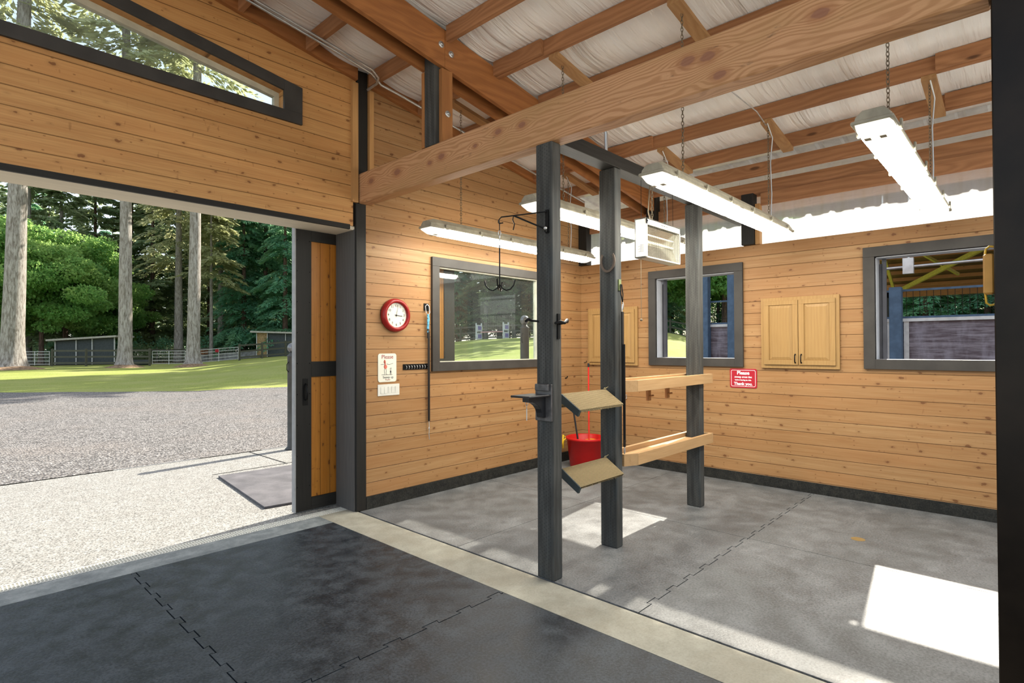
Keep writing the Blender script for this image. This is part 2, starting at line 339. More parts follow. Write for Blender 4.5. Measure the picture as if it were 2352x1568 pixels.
def gravel():
    t = MT('gravel'); g = t.n('NewGeometry').outputs['Position']
    vo = t.n('TexVoronoi'); t.l(g, vo.inputs['Vector']); vo.inputs['Scale'].default_value = 34
    pk = t.n('SeparateColor'); t.l(vo.outputs['Color'], pk.inputs[0])
    c = t.mix(pk.outputs[0], (.05, .048, .047), (.36, .345, .335)); big = t.noise(g, .5, 4, .6)
    c = t.mix(t.ma('MULTIPLY', t.ss(big, .45, .65), .45), c, (.25, .22, .20))
    c = t.mix(t.ss(vo.outputs['Distance'], .35, .75, 0, .8), c, (.05, .045, .045))
    t.set(col=c, rough=.9); t.bump(vo.outputs['Distance'], .9, -.02); return t.m
M_GRAV = gravel()
def grass():
    t = MT('lawn_grass'); g = t.n('NewGeometry').outputs['Position']
    a = t.noise(g, 22, 4, .7); b = t.noise(g, .35, 4, .6); d = t.noise(g, 3, 4, .6)
    c = t.mix(t.ss(a, .3, .7), (.15, .19, .035), (.35, .38, .10)); c = t.mix(t.ma('MULTIPLY', t.ss(b, .4, .65), .5), c, (.34, .34, .13))
    c = t.mix(t.ma('MULTIPLY', t.ss(d, .5, .75), .3), c, (.14, .24, .05))
    t.set(col=c, rough=.9, spec=.2); t.bump(a, .8, .03); return t.m
M_GRASS = grass()
def leaf(name, c1, c2, c3, tr=.55):
    t = MT(name); gi = t.n('NewGeometry').outputs['Random Per Island']; oi = t.n('ObjectInfo').outputs['Random']
    g = t.n('NewGeometry').outputs['Position']; n = t.noise(g, .35, 3)
    c = t.mix(gi, c1, c2); c = t.mix(t.ma('MULTIPLY', t.ss(n, .45, .7), .6), c, c3); c = t.mix(t.ma('MULTIPLY', oi, .35), c, tuple(x*.65 for x in c1))
    t.set(col=c, rough=.6, spec=.25); tl = t.n('BsdfTranslucent'); t.l(t.mix(.45, c, tuple(min(.9, x*1.9) for x in c3)), tl.inputs[0])
    m = t.n('MixShader'); m.inputs[0].default_value = tr; t.l(t.b.outputs[0], m.inputs[1]); t.l(tl.outputs[0], m.inputs[2]); t.l(m.outputs[0], t.out.inputs[0]); return t.m
M_FIR = leaf('fir_needles', (.12, .22, .12), (.31, .43, .23), (.46, .50, .26))
M_CEDAR = leaf('cedar_sprays', (.08, .26, .18), (.24, .52, .34), (.32, .50, .26))
M_MAPLE = leaf('maple_leaves', (.07, .23, .055), (.22, .43, .12), (.36, .48, .15), .5)
M_PALEF = leaf('pale_fir_needles', (.24, .28, .13), (.44, .45, .24), (.52, .48, .27))
def bark(name, c1, c2):
    t = MT(name); p = t.obj(); x = t.n('TexCoord').outputs['Object']
    v = t.vec(t.ma('MULTIPLY', p[0], 9), t.ma('MULTIPLY', p[1], 9), t.ma('MULTIPLY', p[2], 1.6)); n = t.noise(v, 1.2, 6, .7, .4)
    t.set(col=t.mix(t.ss(n, .35, .62), c2, c1), rough=.9, spec=.15); t.bump(n, 1, .06); return t.m
M_BARK = bark('grey_bark', (.42, .39, .36), (.18, .155, .13)); M_BARK2 = bark('brown_bark', (.17, .11, .085), (.06, .04, .03)); M_BARK3 = bark('pale_far_bark', (.30, .28, .25), (.15, .13, .11))
M_FENCE = lumber('weathered_fence', (.10, .10, .07), (.04, .04, .03), 'x', fine=.4, knot=.1)
M_FLOORW = plain('forest_floor', (.10, .08, .04), .95, var=.6, sc=1.5)
def membrane():
    t = MT('insulation_membrane'); p = t.pos(); g = t.n('NewGeometry').outputs['Position']
    wr = t.noise(t.vec(t.ma('MULTIPLY', p[0], 1.3), t.ma('MULTIPLY', p[1], 9), 0), 1, 4, .5, .4)
    wr2 = t.noise(t.vec(t.ma('MULTIPLY', p[0], .9), t.ma('MULTIPLY', p[1], 26), 2), 1, 3, .5, .3)
    t.set(col=t.mix(t.ss(wr, .3, .7), (.86, .84, .80), (.92, .90, .87)), rough=.28, spec=.5); t.bump(t.ma('ADD', wr, t.ma('MULTIPLY', wr2, .5)), .8, .035); return t.m
M_MEMB = membrane()
M_ROOFM = plain('metal_roofing', (.92, .90, .86), .5, 0)
def corr():
    t = MT('translucent_siding'); p = t.pos(); n = t.noise(t.vec(t.ma('MULTIPLY', p[1], 9), t.ma('MULTIPLY', p[2], 2.5), 0), 1, 5, .65)
    n2 = t.noise(t.vec(t.ma('MULTIPLY', p[1], 3), t.ma('MULTIPLY', p[2], 60), 0), 1, 4, .6)
    c = t.mix(t.ma('MULTIPLY', t.ss(n, .5, .7), .25), (.92, .93, .93), (.62, .65, .64)); c = t.mix(t.ma('MULTIPLY', t.ss(n2, .5, .7), .2), c, (.48, .46, .45))
    tl = t.n('BsdfTranslucent'); t.l(c, tl.inputs[0]); tr = t.n('BsdfTransparent'); tr.inputs[0].default_value = (.95, .95, .93, 1)
    d = t.n('BsdfDiffuse'); t.l(c, d.inputs[0])
    a = t.n('MixShader'); a.inputs[0].default_value = .92; t.l(d.outputs[0], a.inputs[1]); t.l(tl.outputs[0], a.inputs[2])
    b = t.n('MixShader'); b.inputs[0].default_value = .52; t.l(a.outputs[0], b.inputs[1]); t.l(tr.outputs[0], b.inputs[2]); t.l(b.outputs[0], t.out.inputs[0]); return t.m
M_CORR = corr()
def carpet():
    t = MT('woven_carpet'); p = t.pos(); u = t.ma('MULTIPLY', p[0], 74); v = t.ma('MULTIPLY', t.ma('ADD', p[2], p[1]), 66)
    a = t.ma('SINE', t.ma('MULTIPLY', t.ma('ADD', u, v), 3.14)); b = t.ma('SINE', t.ma('MULTIPLY', t.ma('SUBTRACT', u, v), 3.14)); k = t.ma('MULTIPLY', a, b)
    t.set(col=t.mix(t.ss(k, -.3, .4), (.115, .08, .04), (.40, .31, .17)), rough=.95, spec=.1); t.bump(k, .7, .004); return t.m
M_CARPET = carpet()
def kick():
    t = MT('weathered_kickboards'); p = t.pos(); q = t.ma('MULTIPLY', p[2], 6.6); fr = t.ma('FRACT', q)
    n = t.noise(t.vec(t.ma('MULTIPLY', p[1], 1.5), t.ma('MULTIPLY', p[2], 12), 0), 1, 6, .7); n2 = t.noise(t.vec(t.ma('MULTIPLY', p[1], 3), p[2], 0), 1.2, 4, .6)
    c = t.mix(t.ss(n, .35, .7), (.10, .075, .085), (.30, .27, .30)); c = t.mix(t.ma('MULTIPLY', t.ss(n2, .45, .7), .5), c, (.40, .38, .44))
    c = t.mix(t.ss(fr, .0, .06, .8, 0), c, (.02, .02, .02)); t.set(col=c, rough=.85); return t.m
M_KICK = kick()
M_BLUEP = plain('blue_grey_post', (.08, .13, .20), .6, var=.15)
M_YTRUSS = plain('yellow_lit_truss', (.45, .38, .10), .6)
M_GREYP = plain('grey_panel', (.06, .07, .07), .7)
M_OSB = plain('osb_board', (.34, .23, .11), .8, var=.4, sc=12)
M_GATE = plain('white_gate_paint', (.62, .62, .60), .5)
M_CLAY = plain('terracotta', (.50, .20, .08), .7)
M_STONE = plain('grey_block', (.30, .30, .29), .9, var=.3, sc=3)
# ------------------------------------------------------------------ roof geometry
def P(x): return 4.705-.165*x            # underside of the purlins
def text(body, size, origin, xdir, ydir, mat, parent, name='lettering', align='CENTER', bold=0.0, depth=.0006):
    cu = bpy.data.curves.new(name, 'FONT'); cu.body = body; cu.size = size; cu.align_x = align; cu.align_y = 'CENTER'; cu.extrude = depth; cu.offset = bold; cu.resolution_u = 3
    tmp = bpy.data.objects.new('tmp', cu); COL.objects.link(tmp)
    bpy.context.view_layer.update()
    me = bpy.data.meshes.new_from_object(tmp.evaluated_get(bpy.context.evaluated_depsgraph_get())); bpy.data.objects.remove(tmp)
    X, Y = Vector(xdir), Vector(ydir); Z = X.cross(Y); o = Vector(origin)
    R = Matrix((X, Y, Z)).transposed().to_4x4(); R.translation = o-world_loc(parent)
    me.transform(R); me.materials.clear(); me.materials.append(mat); me.name = name
    ob = bpy.data.objects.new(name, me); COL.objects.link(ob); ob.parent = parent
    return ob
W1, W2 = 4.85, 6.69
# ================================================================== SETTING
def struct(mb, name, mat, label, cat, bevel=0): return tag(build(mb, name, mat, bevel=bevel), label, cat, kind='structure')
# clock wall (door wall, right part) with window hole x 3.99-5.69, z 1.44-2.50
m = MB(); Y0, Y1 = 4.85, 4.90
m.box((3.06, Y0, .0), (6.69, Y1, 1.44)); m.box((3.06, Y0, 1.44), (3.99, Y1, 2.50)); m.box((5.69, Y0, 1.44), (6.69, Y1, 2.50))
m.prism([(3.06, 2.50), (6.72, 2.50), (6.72, P(6.72)+.14), (3.06, P(3.06)+.14)], 'y', Y0, Y1)
struct(m, 'wall_left', M_SIDE, 'knotty pine board wall carrying the red clock, lit by the lamps', 'wall')
# header wall over the big doorway with trapezoid window hole
m = MB(); xa = -1.2
m.box((xa, Y0, 2.79), (2.93, 5.2, 3.715))
m.prism([(2.232, 3.715), (2.96, 3.715), (2.96, P(2.96)+.14), (2.232, P(2.232)+.14)], 'y', Y0, 5.05)
m.prism([(xa, 4.09+.155*(.907-xa)), (2.232, 3.885), (2.232, P(2.232)+.14), (xa, P(xa)+.14)], 'y', Y0, 5.05)
struct(m, 'wall_header', M_SIDEX, 'orange pine board wall above the big open doorway', 'wall')
struct(B(((xa, 4.845, 2.755), (2.895, 4.87, 2.80))), 'trim_1', M_DKX, 'dark edge board along the bottom of the wall above the doorway', 'trim')
struct(B(((xa, 4.87, 2.755), (2.96, 5.20, 2.79))), 'trim_2', M_SOFF, 'pale wooden soffit over the big open doorway', 'trim')
# back/right wall W2 with two window holes and open clerestory
m = MB(); X0, X1 = 6.69, 6.83; yb = -1.6
for a, b in (((yb, 0), (4.95, 1.44)), ((yb, 2.50), (4.95, 2.78)), ((3.63, 1.44), (4.95, 2.50)), ((1.172, 1.44), (2.595, 2.50)), ((yb, 1.44), (-.55, 2.50))):
    m.box((X0, a[0], a[1]), (X1, b[0], b[1]))
struct(m, 'wall_right', M_SIDE, 'long knotty pine board wall with two windows and a pair of cabinets', 'wall')
# skirtings
struct(B(((3.066, 4.832, 0), (6.68, 4.85, .124))), 'baseboard_left', M_RUBB, 'black skirting board under the clock wall', 'skirting')
struct(B(((6.672, yb, 0), (6.69, 4.832, .116))), 'baseboard_right', M_RUBB, 'black scuffed skirting board under the cabinet wall', 'skirting')
# floor slab under the mats, curb, strips
struct(B(((-3, -3, -.2), (6.69, 5.2, -.02))), 'floor', M_UNDER, 'dark slab showing in the seams between the rubber mats', 'floor')
struct(B(((2.642, -2.2, -.1), (2.972, 4.985, .0)), ), 'floor_curb', M_CURB, 'pale concrete strip between the dark mats and the wash bay', 'floor strip')
struct(B(((-2.5, 4.72, -.1), (2.640, 4.985, .0)), ), 'floor_strip', M_STRIP, 'bluish concrete strip beside the doorway drain', 'floor strip')
struct(B(((-2.6, 5.115, -.12), (9.0, 8.9, -.004))), 'concrete_apron', M_AGG, 'sunlit exposed aggregate concrete apron outside the doorway', 'paving')
# aggregate control joints
tag(build(B(((3.55, 7.6, -.003), (3.565, 8.9, .0005)), ((2.6, 7.62, -.003), (9, 7.632, .0005))), 'paving_joint', M_UNDER), 'thin dark joints cut in the concrete apron near the bollard', 'joint', kind='structure')
# drain
dr = empty('trench_drain', (1.0, 5.05, 0), 'white plastic slotted drain grate running along the doorway threshold', 'drain')
m = MB(); m.box((-1.6, 4.987, -.05), (2.96, 5.113, -.012)); build(m, 'channel', M_UNDER, dr)
m = MB()
for y in (4.987, 5.024, 5.047, 5.070, 5.103): m.box((-1.6, y, -.012), (2.96, y+(.010 if y in (4.987, 5.103) else .005), .002))
n = 0; x = -1.6
while x < 2.95: m.box((x, 4.987, -.012), (x+.007, 5.113, .0015)); x += .021
build(m, 'grate', M_WHITE, dr)
# rubber mats with interlocking edges
def zig(a, b, c, amp, n, axis, e=0.0):
    """interlocking dovetail line from a to b at coordinate c; e shifts the line and narrows or widens the tabs to leave a seam"""
    pts = []; L = (b-a)/n
    for i in range(n):
        s = a+i*L
        for t, d, k in ((0.0, 0, 0), (.58, 0, -1), (.54, 1, -1), (.96, 1, 1), (.92, 0, 1)): pts.append((s+L*t+k*e, c+amp*d+e))
    pts.append((b, c+e))
    return [(q, p) if axis == 'y' else (p, q) for p, q in pts]
def mat_poly(name, poly, mat, z0, z1, label):
    n = len(poly); V = [(x, y, z1) for x, y in poly]+[(x, y, z0) for x, y in poly]
    F = [tuple(range(n))]+[(i, (i+1) % n, (i+1) % n+n, i+n) for i in range(n)]
    mb = MB(); mb.add(V, F); o = build(mb, name, mat); return tag(o, label, 'mat', 'interlocking rubber floor mats')
g = .0035
def zz2(*a): return zig(*a, e=g), zig(*a, e=-g)
va, vb = zz2(2.55, 4.715, 1.067, .03, 9, 'y'); ha, hb = zz2(1.075, 2.636, 2.545, .03, 6, 'x'); vc, vd = zz2(.4, 2.54, 1.067, .03, 9, 'y')
rv = lambda p: list(reversed(p))
mat_poly('rubber_mat', va+[(2.638, 4.715), (2.638, 2.545+g)]+rv(ha), M_MATF, -.02, 0, 'dark blue-grey rubber mat filling the corner nearest the doorway post')
mat_poly('rubber_mat', [(-.9, 2.545+g), (-.9, 4.715)]+rv(vb), M_MATF, -.02, 0, 'darkest rubber mat at the far left, beside the doorway drain')
mat_poly('rubber_mat', vc+hb+[(2.638, .4)], M_MATF, -.02, 0, 'dark rubber mat in the bottom middle along the pale concrete strip')
mat_poly('rubber_mat', [(-.9, .4)]+vd+[(1.060, 2.545-g), (-.9, 2.545-g)], M_MATF, -.02, 0, 'dark rubber mat at the bottom left corner of the picture')
xm = 4.762; g2_ = .0025
ra1, rb1 = zz2(3.0, xm-.01, 1.755, .028, 7, 'x'); ra2, rb2 = zz2(xm+.01, 6.66, 1.755, .028, 8, 'x')
yl = 3.403
mat_poly('rubber_mat', ra1+[(xm-g2_, 1.755+g), (xm-g2_, yl-g2_), (2.992, yl-g2_), (2.992, 1.755+g)], M_MATR, -.02, 0, 'grey rubber mat under and around the three black posts')
mat_poly('rubber_mat', [(xm+g2_, 1.755+g)]+ra2+[(6.668, 1.755+g), (6.668, yl-g2_), (xm+g2_, yl-g2_)], M_MATR, -.02, 0, 'grey rubber mat below the cabinet pair, behind the wooden trays')
mat_poly('rubber_mat', [(2.992, yl+g2_), (xm-g2_, yl+g2_), (xm-g2_, 4.83), (2.992, 4.83)], M_MATR, -.02, 0, 'grey rubber mat along the clock wall next to the doorway post')
mat_poly('rubber_mat', [(xm+g2_, yl+g2_), (6.668, yl+g2_), (6.668, 4.83), (xm+g2_, 4.83)], M_MATR, -.02, 0, 'grey rubber mat in the far corner under the red bucket')
mat_poly('rubber_mat', [(2.992, -1.2), (2.992, 1.755-g)]+rb1+[(xm-g2_, 1.755-g), (xm-g2_, -1.2)], M_MATR, -.02, 0, 'grey rubber mat in front of the posts with a bright sun streak along it')
mat_poly('rubber_mat', [(xm+g2_, -1.2), (xm+g2_, 1.755-g)]+rb2+[(6.668, 1.755-g), (6.668, -1.2)], M_MATR, -.02, 0, 'grey rubber mat at the right under the large window sun patch')
# floor drain stain
tag(build(MB().lathe([(0.001, .0012), (.05, .0015), (.052, .0006)], (5.35, 1.08, 0)), 'stain', plain('rust_stain', (.22, .14, .05), .9)), 'small rusty yellow stain on the grey mat near the right', 'stain')
m = MB(); m.add([(5.35+.17*math.cos(a)*(1+.1*math.sin(3*a)), 1.08+.2*math.sin(a), .0004) for a in [i*math.pi/12 for i in range(24)]], [tuple(range(24))])
# ceiling membrane
def memb():
    xs = np.linspace(-.9, 6.55, 150); ys = np.linspace(-1.3, 5.0, 150); V = []; F = []
    pur = [-.6, .0, .63, 1.25, 1.86, 2.45, 3.10, 3.71, 4.34, 4.98, 5.60, 6.24, 6.6]
    rnd = random.Random(3)
    for x in xs:
        a = max([q for q in pur if q <= x+1e-6] or [-1.3]); b = min([q for q in pur if q > x] or [6.7])
        t = (x-a)/max(b-a, .01)
        for y in ys:
            sag = -.036*math.sin(math.pi*t)*(1+.4*math.sin(y*3.1+a*5))
            V.append((x, y, P(x)+.145+sag+.004*math.sin(y*17+3*math.sin(x*2+a))*math.sin(math.pi*t)))
    n = len(ys)
    for i in range(len(xs)-1):
        for j in range(n-1): F.append((i*n+j, i*n+j+1, (i+1)*n+j+1, (i+1)*n+j))
    mb = MB(); mb.add(V, F, True); return mb
tag(build(memb(), 'ceiling', M_MEMB), 'white shiny insulation membrane sagging between the roof purlins', 'ceiling', kind='structure')
# metal roof with corrugated eave
m = MB(); prof = []
y = -1.6
while y < 5.6:
    prof += [(y, 0), (y+.13, 0), (y+.15, .022), (y+.19, .022), (y+.21, 0)]; y += .24
V = []
for x in (-1.0, 7.62): V += [(x, a, P(x)+.205+h) for a, h in prof]
k = len(prof); m.add(V, [(i, i+1, k+i+1, k+i) for i in range(k-1)])
tag(build(m, 'roof_metal', M_ROOFM), 'ribbed metal roof sheet seen past the last purlins near the eave', 'roof', kind='structure')
# translucent corrugated clerestory panel
m = MB(); V = []; ys = np.arange(-1.5, 4.84, .012)
for z in (2.72, 3.62): V += [(6.865+.010*math.tanh(3*math.sin(2*math.pi*y/.20)), y, z) for y in ys]
k = len(ys); m.add(V, [(i, i+1, k+i+1, k+i) for i in range(k-1)], True)
tag(build(m, 'window_5', M_CORR), 'white translucent corrugated panel glowing above the cabinet wall', 'clerestory', kind='structure')
# ------------------------------------------------------------------ windows
def casing(name, ax, c, out, a0, a1, z0, z1, tw, label, openings=True, head=None):
    """picture-frame casing on the room side"""
    e = empty(name, ((a0+a1)/2, c, z0) if ax == 'y' else (c, (a0+a1)/2, z0), label, 'window', kind='structure')
    d0, d1 = (c-.022, c+.012); parts = []
    def bx(u0, u1, w0, w1, e0=d0, e1=d1):
        return ((u0, e0, w0), (u1, e1, w1)) if ax == 'y' else ((e0, u0, w0), (e1, u1, w1))
    build(B(bx(a0, a1, z1-tw, z1)), 'head_casing', M_TRIM, e, bevel=.002)
    build(B(bx(a0, a0+tw, z0, z1-tw)), 'side_casing', M_TRIM, e, bevel=.002); build(B(bx(a1-tw, a1, z0, z1-tw)), 'side_casing', M_TRIM, e, bevel=.002)
    build(B(bx(a0+tw, a1-tw, z0, z0+tw)), 'bottom_casing', M_TRIM, e, bevel=.002)
    return e, bx
w2, bx = casing('window_2', 'y', 4.838, 1, 3.89, 5.79, 1.337, 2.60, .1, 'wide dark-framed window in the clock wall overlooking the lawn')
build(B(bx(3.985, 5.695, 1.43, 1.445, 4.845, 4.91), bx(3.985, 5.695, 2.485, 2.51, 4.845, 4.91), bx(3.985, 3.998, 1.44, 2.5, 4.845, 4.91), bx(5.684, 5.695, 1.44, 2.5, 4.845, 4.91)), 'window_frame', plain('pale_window_liner', (.50, .48, .38), .6), w2)
build(B(bx(3.99, 5.69, 1.44, 2.5, 4.885, 4.890)), 'pane', M_GLASS, w2)
M_VINYL = plain('grey_vinyl', (.42, .43, .46), .5, var=.05)
for nm, a0, a1, z0, z1, lab in (('window_3', 2.50, 3.735, 1.357, 2.592, 'smaller dark-framed open window behind the third black post'), ('window_4', -.65, 1.277, 1.363, 2.605, 'large dark-framed open window at the right looking into the covered arena')):
    e, bx = casing(nm, 'x', 6.678, 1, a0, a1, z0, z1, .1, lab)
    i0, i1, y0, y1 = z0+.09, z1-.1, a0+.095, a1-.1
    build(B(bx(y0-.01, y1+.01, i0-.015, i0+.01, 6.69, 6.86), bx(y0-.01, y1+.01, i1-.012, i1+.015, 6.69, 6.86), bx(y0-.012, y0+.012, i0, i1, 6.69, 6.86), bx(y1-.012, y1+.012, i0, i1, 6.69, 6.86)), 'window_frame', M_VINYL, e)
    build(B(bx(y1-.075, y1-.045, i0+.01, i1-.012, 6.80, 6.85), bx(y1-.045, y1-.013, i0+.01, i1-.06, 6.83, 6.86)), 'sash', plain('dark_sash', (.06, .06, .07), .5), e)
# trapezoid window
w1 = empty('window_1', (1.0, W1, 3.62), 'slanted dark-framed transom window high above the doorway showing treetops', 'window', kind='structure')
ca = 4.838
def topo(x, o): return (4.16+.154*(1.059-x)) if o else (4.09+.154*(.907-x))
m = MB(); m.prism([(xa, 3.618), (2.401, 3.618), (2.401, 3.715), (xa, 3.715)], 'y', ca-.015, ca+.012)
m2 = MB(); m2.prism([(2.232, 3.715), (2.401, 3.715), (2.401, topo(2.401, 1)), (2.232, topo(2.232, 1))], 'y', ca-.015, ca+.012)
m3 = MB(); m3.prism([(xa, topo(xa, 0)), (2.232, topo(2.232, 0)), (2.232, topo(2.232, 1)), (xa, topo(xa, 1))], 'y', ca-.015, ca+.012)
for mm, nm in ((m, 'bottom_casing'), (m2, 'side_casing'), (m3, 'top_casing')): build(mm, nm, M_TRIM, w1, bevel=.002)
m = MB(); m.prism([(xa, topo(xa, 0)-.05), (2.19, topo(2.19, 0)-.05), (2.19, topo(2.19, 0)), (xa, topo(xa, 0))], 'y', 4.93, 4.98)
m.box((2.19, 4.93, 3.715), (2.232, 4.98, 3.89)); m.box((xa, 4.93, 3.715), (2.19, 4.98, 3.735)); build(m, 'window_frame', plain('pale_sash', (.42, .38, .28), .6), w1)
m = MB(); m.prism([(xa, 3.72), (2.2, 3.72), (2.2, topo(2.2, 0)-.02), (xa, topo(xa, 0)-.02)], 'y', 4.953, 4.958); build(m, 'pane', M_GLASS2, w1)
# ------------------------------------------------------------------ doorway pilaster, jamb, sliding door
tag(build(B(((2.956, 4.835, 0), (3.066, 4.95, 3.018)), ch=.004), 'corner_post', M_DKZ), 'black stained post between the doorway and the clock wall', 'post')
tag(build(B(((2.945, 4.86, 0), (2.957, 5.20, 2.76))), 'door_jamb', M_JAMB), 'grey weathered jamb board lining the right side of the doorway', 'door jamb')
tag(build(B(((2.972, 4.842, 3.02), (3.088, 5.0, P(3.0)+.13)), ch=.003), 'wall_post', M_DKZ), 'dark post on the wall above the end of the big beam', 'post')
tag(build(B(((2.905, 4.815, 3.02), (2.968, 4.85, P(2.93)-.03))), 'cover_strip', M_TRIMZ), 'pine strip left of the dark post above the beam end', 'trim strip', 'pine strips beside the upper dark post')
tag(build(B(((3.095, 4.815, 3.02), (3.145, 4.85, P(3.12)-.03))), 'cover_strip', M_TRIMZ), 'pine strip right of the dark post above the beam end', 'trim strip', 'pine strips beside the upper dark post')
d = empty('door_1', (3.5, 5.27, .01), 'black-framed sliding barn door with amber board panels, pushed open to the right', 'sliding door', kind='structure')
DX0, DX1, DY0, DY1 = 2.529, 4.56, 5.22, 5.275
build(B(((DX0, DY0, .01), (2.69, DY1, 2.78))), 'stile', M_DKZ, d, bevel=.003); build(B(((4.40, DY0, .01), (DX1, DY1, 2.78))), 'stile', M_DKZ, d, bevel=.003)
for z0, z1 in ((2.655, 2.78), (1.315, 1.466), (.01, .131)): build(B(((2.69, DY0, z0), (4.40, DY1, z1))), 'rail', M_DKX, d)
for z0, z1 in ((.131, 1.315), (1.466, 2.655)): build(B(((2.69, DY0+.018, z0), (4.40, DY1-.01, z1))), 'board_panel', M_DOORP, d)
m = MB(); m.tube([(2.625, DY0, 1.09), (2.625, DY0-.035, 1.10), (2.625, DY0-.045, 1.17), (2.625, DY0-.035, 1.24), (2.625, DY0, 1.25)], .008)
m.box((2.60, DY0-.006, 1.04), (2.65, DY0, 1.30)); build(m, 'door_handle', M_BLACK, d)
build(B(((DX0-.012, DY0-.002, .01), (DX0, DY1+.002, 2.78))), 'edge_strip', M_GREYP if False else plain('grey_edge_strip', (.30, .30, .30), .5), d)
m = MB()
for i in range(9):
    for x in (2.545, 2.672): m.ball((x, DY0, .25+i*.3), .006, 6)
build(m, 'screw_heads', M_BLACK, d)
# ------------------------------------------------------------------ posts & main timbers
def post(x0, x1, y0, y1, z1, label, name='timber_post', mat=None):
    return tag(build(B(((x0, y0, 0), (x1, y1, z1)), ch=.006), name, mat or M_POST), label, 'post', 'incised black stained timber posts')
post(2.985, 3.085, 2.405, 2.55, 3.018, 'near black incised post holding the bridle bracket and grooming-tool hanger')
post(3.812, 3.905, 2.43, 2.58, 3.035, 'middle black incised post with a horseshoe nailed near its top')
post(5.345, 5.44, 2.435, 2.58, 3.035, 'farthest black incised post standing through the two pine trays')
tag(build(B(((2.985, .115, 3.018), (3.115, 4.845, 3.31)), ch=.008), 'timber_beam', M_BEAM), 'huge light fir beam crossing the whole room from the doorway post to the right', 'beam')
tag(build(B(((3.09, 2.42, 3.035), (6.72, 2.56, 3.135)), ch=.004), 'header_beam', M_DKX), 'black stained beam over the three posts running to the cabinet wall', 'beam')
tag(build(B(((2.985, -.40, 0), (3.075, .115, 4.1)), ch=.004), 'stall_post', M_NEAR), 'very dark post filling the right edge of the picture', 'post')
hd = empty('folding_handle_bracket', (3.05, .13, 1.72), 'yellow metal bracket with curved tube ends on the dark right-edge post', 'bracket')
build(B(((3.00, .115, 1.81), (3.06, .150, 1.975)), ch=.006), 'pad', plain('amber_pad', (.48, .24, .05), .45), hd)
build(MB().tube([(3.03, .115, 2.005), (3.03, .13, 2.008), (3.03, .141, 1.998), (3.03, .144, 1.975), (3.03, .144, 1.81), (3.03, .141, 1.775), (3.03, .13, 1.765), (3.03, .115, 1.768)], .0045), 'tube', M_BRASS, hd)
# posts on W2 top
for y, lb in ((2.355, 'dark square post on the cabinet wall under the end of the black beam'), (3.60, 'dark square post on the cabinet wall holding the bolted rafters'), (4.70, 'dark square post at the far corner above the board wall')):
    tag(build(B(((6.62, y, 2.781), (6.74, y+.14, P(6.67)-.02 if y > 3 else 3.372)), ch=.004), 'wall_post', M_DKZ), lb, 'post', 'short dark posts on the cabinet wall')
tag(build(B(((6.66, 2.300, 2.781), (6.74, 2.35, 3.25))), 'cover_strip', M_TRIMZ), 'pine strip against the short dark post behind the lamp end', 'trim strip')
# eave beams
tag(build(B(((6.745, -1.5, 3.36), (6.80, 4.95, 3.525))), 'eave_beam', M_LY), 'rough brown upper eave timber above the glowing panel', 'beam')
tag(build(B(((6.70, -1.5, 3.235), (6.74, 2.30, 3.375))), 'eave_beam', M_LY), 'smooth brown ledger board right of the short dark post', 'beam')
tag(build(B(((6.70, 2.50, 3.235), (6.74, 4.70, 3.375))), 'eave_beam', M_LY), 'smooth brown ledger board between the far corner and the black beam', 'beam')
# rafters (pair) along x, posts on the big beam
def slope(x0, x1, y0, y1, lo, hi): 
    m = MB(); m.prism([(x0, P(x0)+lo), (x1, P(x1)+lo), (x1, P(x1)+hi), (x0, P(x0)+hi)], 'y', y0, y1); return m
tag(build(slope(-.9, 3.06, 3.62, 3.66, -.235, .085), 'rafter', M_RAFT), 'large stained bolted rafter running up to the top left, nearer one of the pair', 'rafter')
tag(build(slope(3.063, 6.72, 3.62, 3.66, -.235, .085), 'rafter', M_RAFT), 'large stained rafter continuing down behind the big beam from the bolted joint', 'rafter')
tag(build(slope(-.9, 3.0, 3.80, 3.84, -.235, .085), 'rafter', M_RAFT), 'stained rafter behind the bolted one, ending at the striped post', 'rafter')
tag(build(slope(3.12, 6.72, 3.80, 3.84, -.235, .085), 'rafter', M_RAFT), 'rear stained rafter running from the striped post towards the heater', 'rafter')
tag(build(B(((2.985, 3.66, 3.312), (3.12, 3.80, P(3.05)+.12)), ch=.004), 'king_post', M_POST), 'short dark striped post standing on the big beam between two rafters', 'post')
sc = tag(build(B(((3.03, 3.62, 3.312), (3.145, 3.66, P(3.1)-.24)), ), 'scab_board', M_SCAB), 'bolted brown board on the near face of the short striped post', 'board')
tag(build(B(((2.985, 3.80, 3.312), (3.12, 3.84, P(3.05)-.24)), ), 'scab_board', M_SCAB), 'thin brown board on the far face of the short striped post', 'board')
def bolt(x, z, lb):
    m = MB(); m.lathe([(.0001, -.008), (.026, -.008), (.028, -.004), (.028, 0)], (x, 3.62, z), 'y', 20); m.lathe([(.0001, -.018), (.012, -.018), (.014, -.008)], (x, 3.62, z), 'y', 6)
    tag(build(m, 'bolt', M_STEEL), lb, 'bolt', 'round washered bolts at the rafter joint')
bolt(3.02, P(3.02)-.06, 'left washered bolt beside the rafter joint'); bolt(3.13, P(3.13)-.085, 'right washered bolt beside the rafter joint'); bolt(3.09, 3.58, 'lower washered bolt in the brown board below the rafter joint')
# wall rafter along the door wall
tag(build(slope(-.9, 2.955, 4.80, 4.845, .0, .14), 'rafter', M_RAFT), 'dark brown rafter against the top of the wall over the doorway', 'rafter')
tag(build(slope(3.10, 6.72, 4.80, 4.845, .0, .14), 'rafter', M_RAFT), 'dark brown rafter against the top of the clock wall', 'rafter')
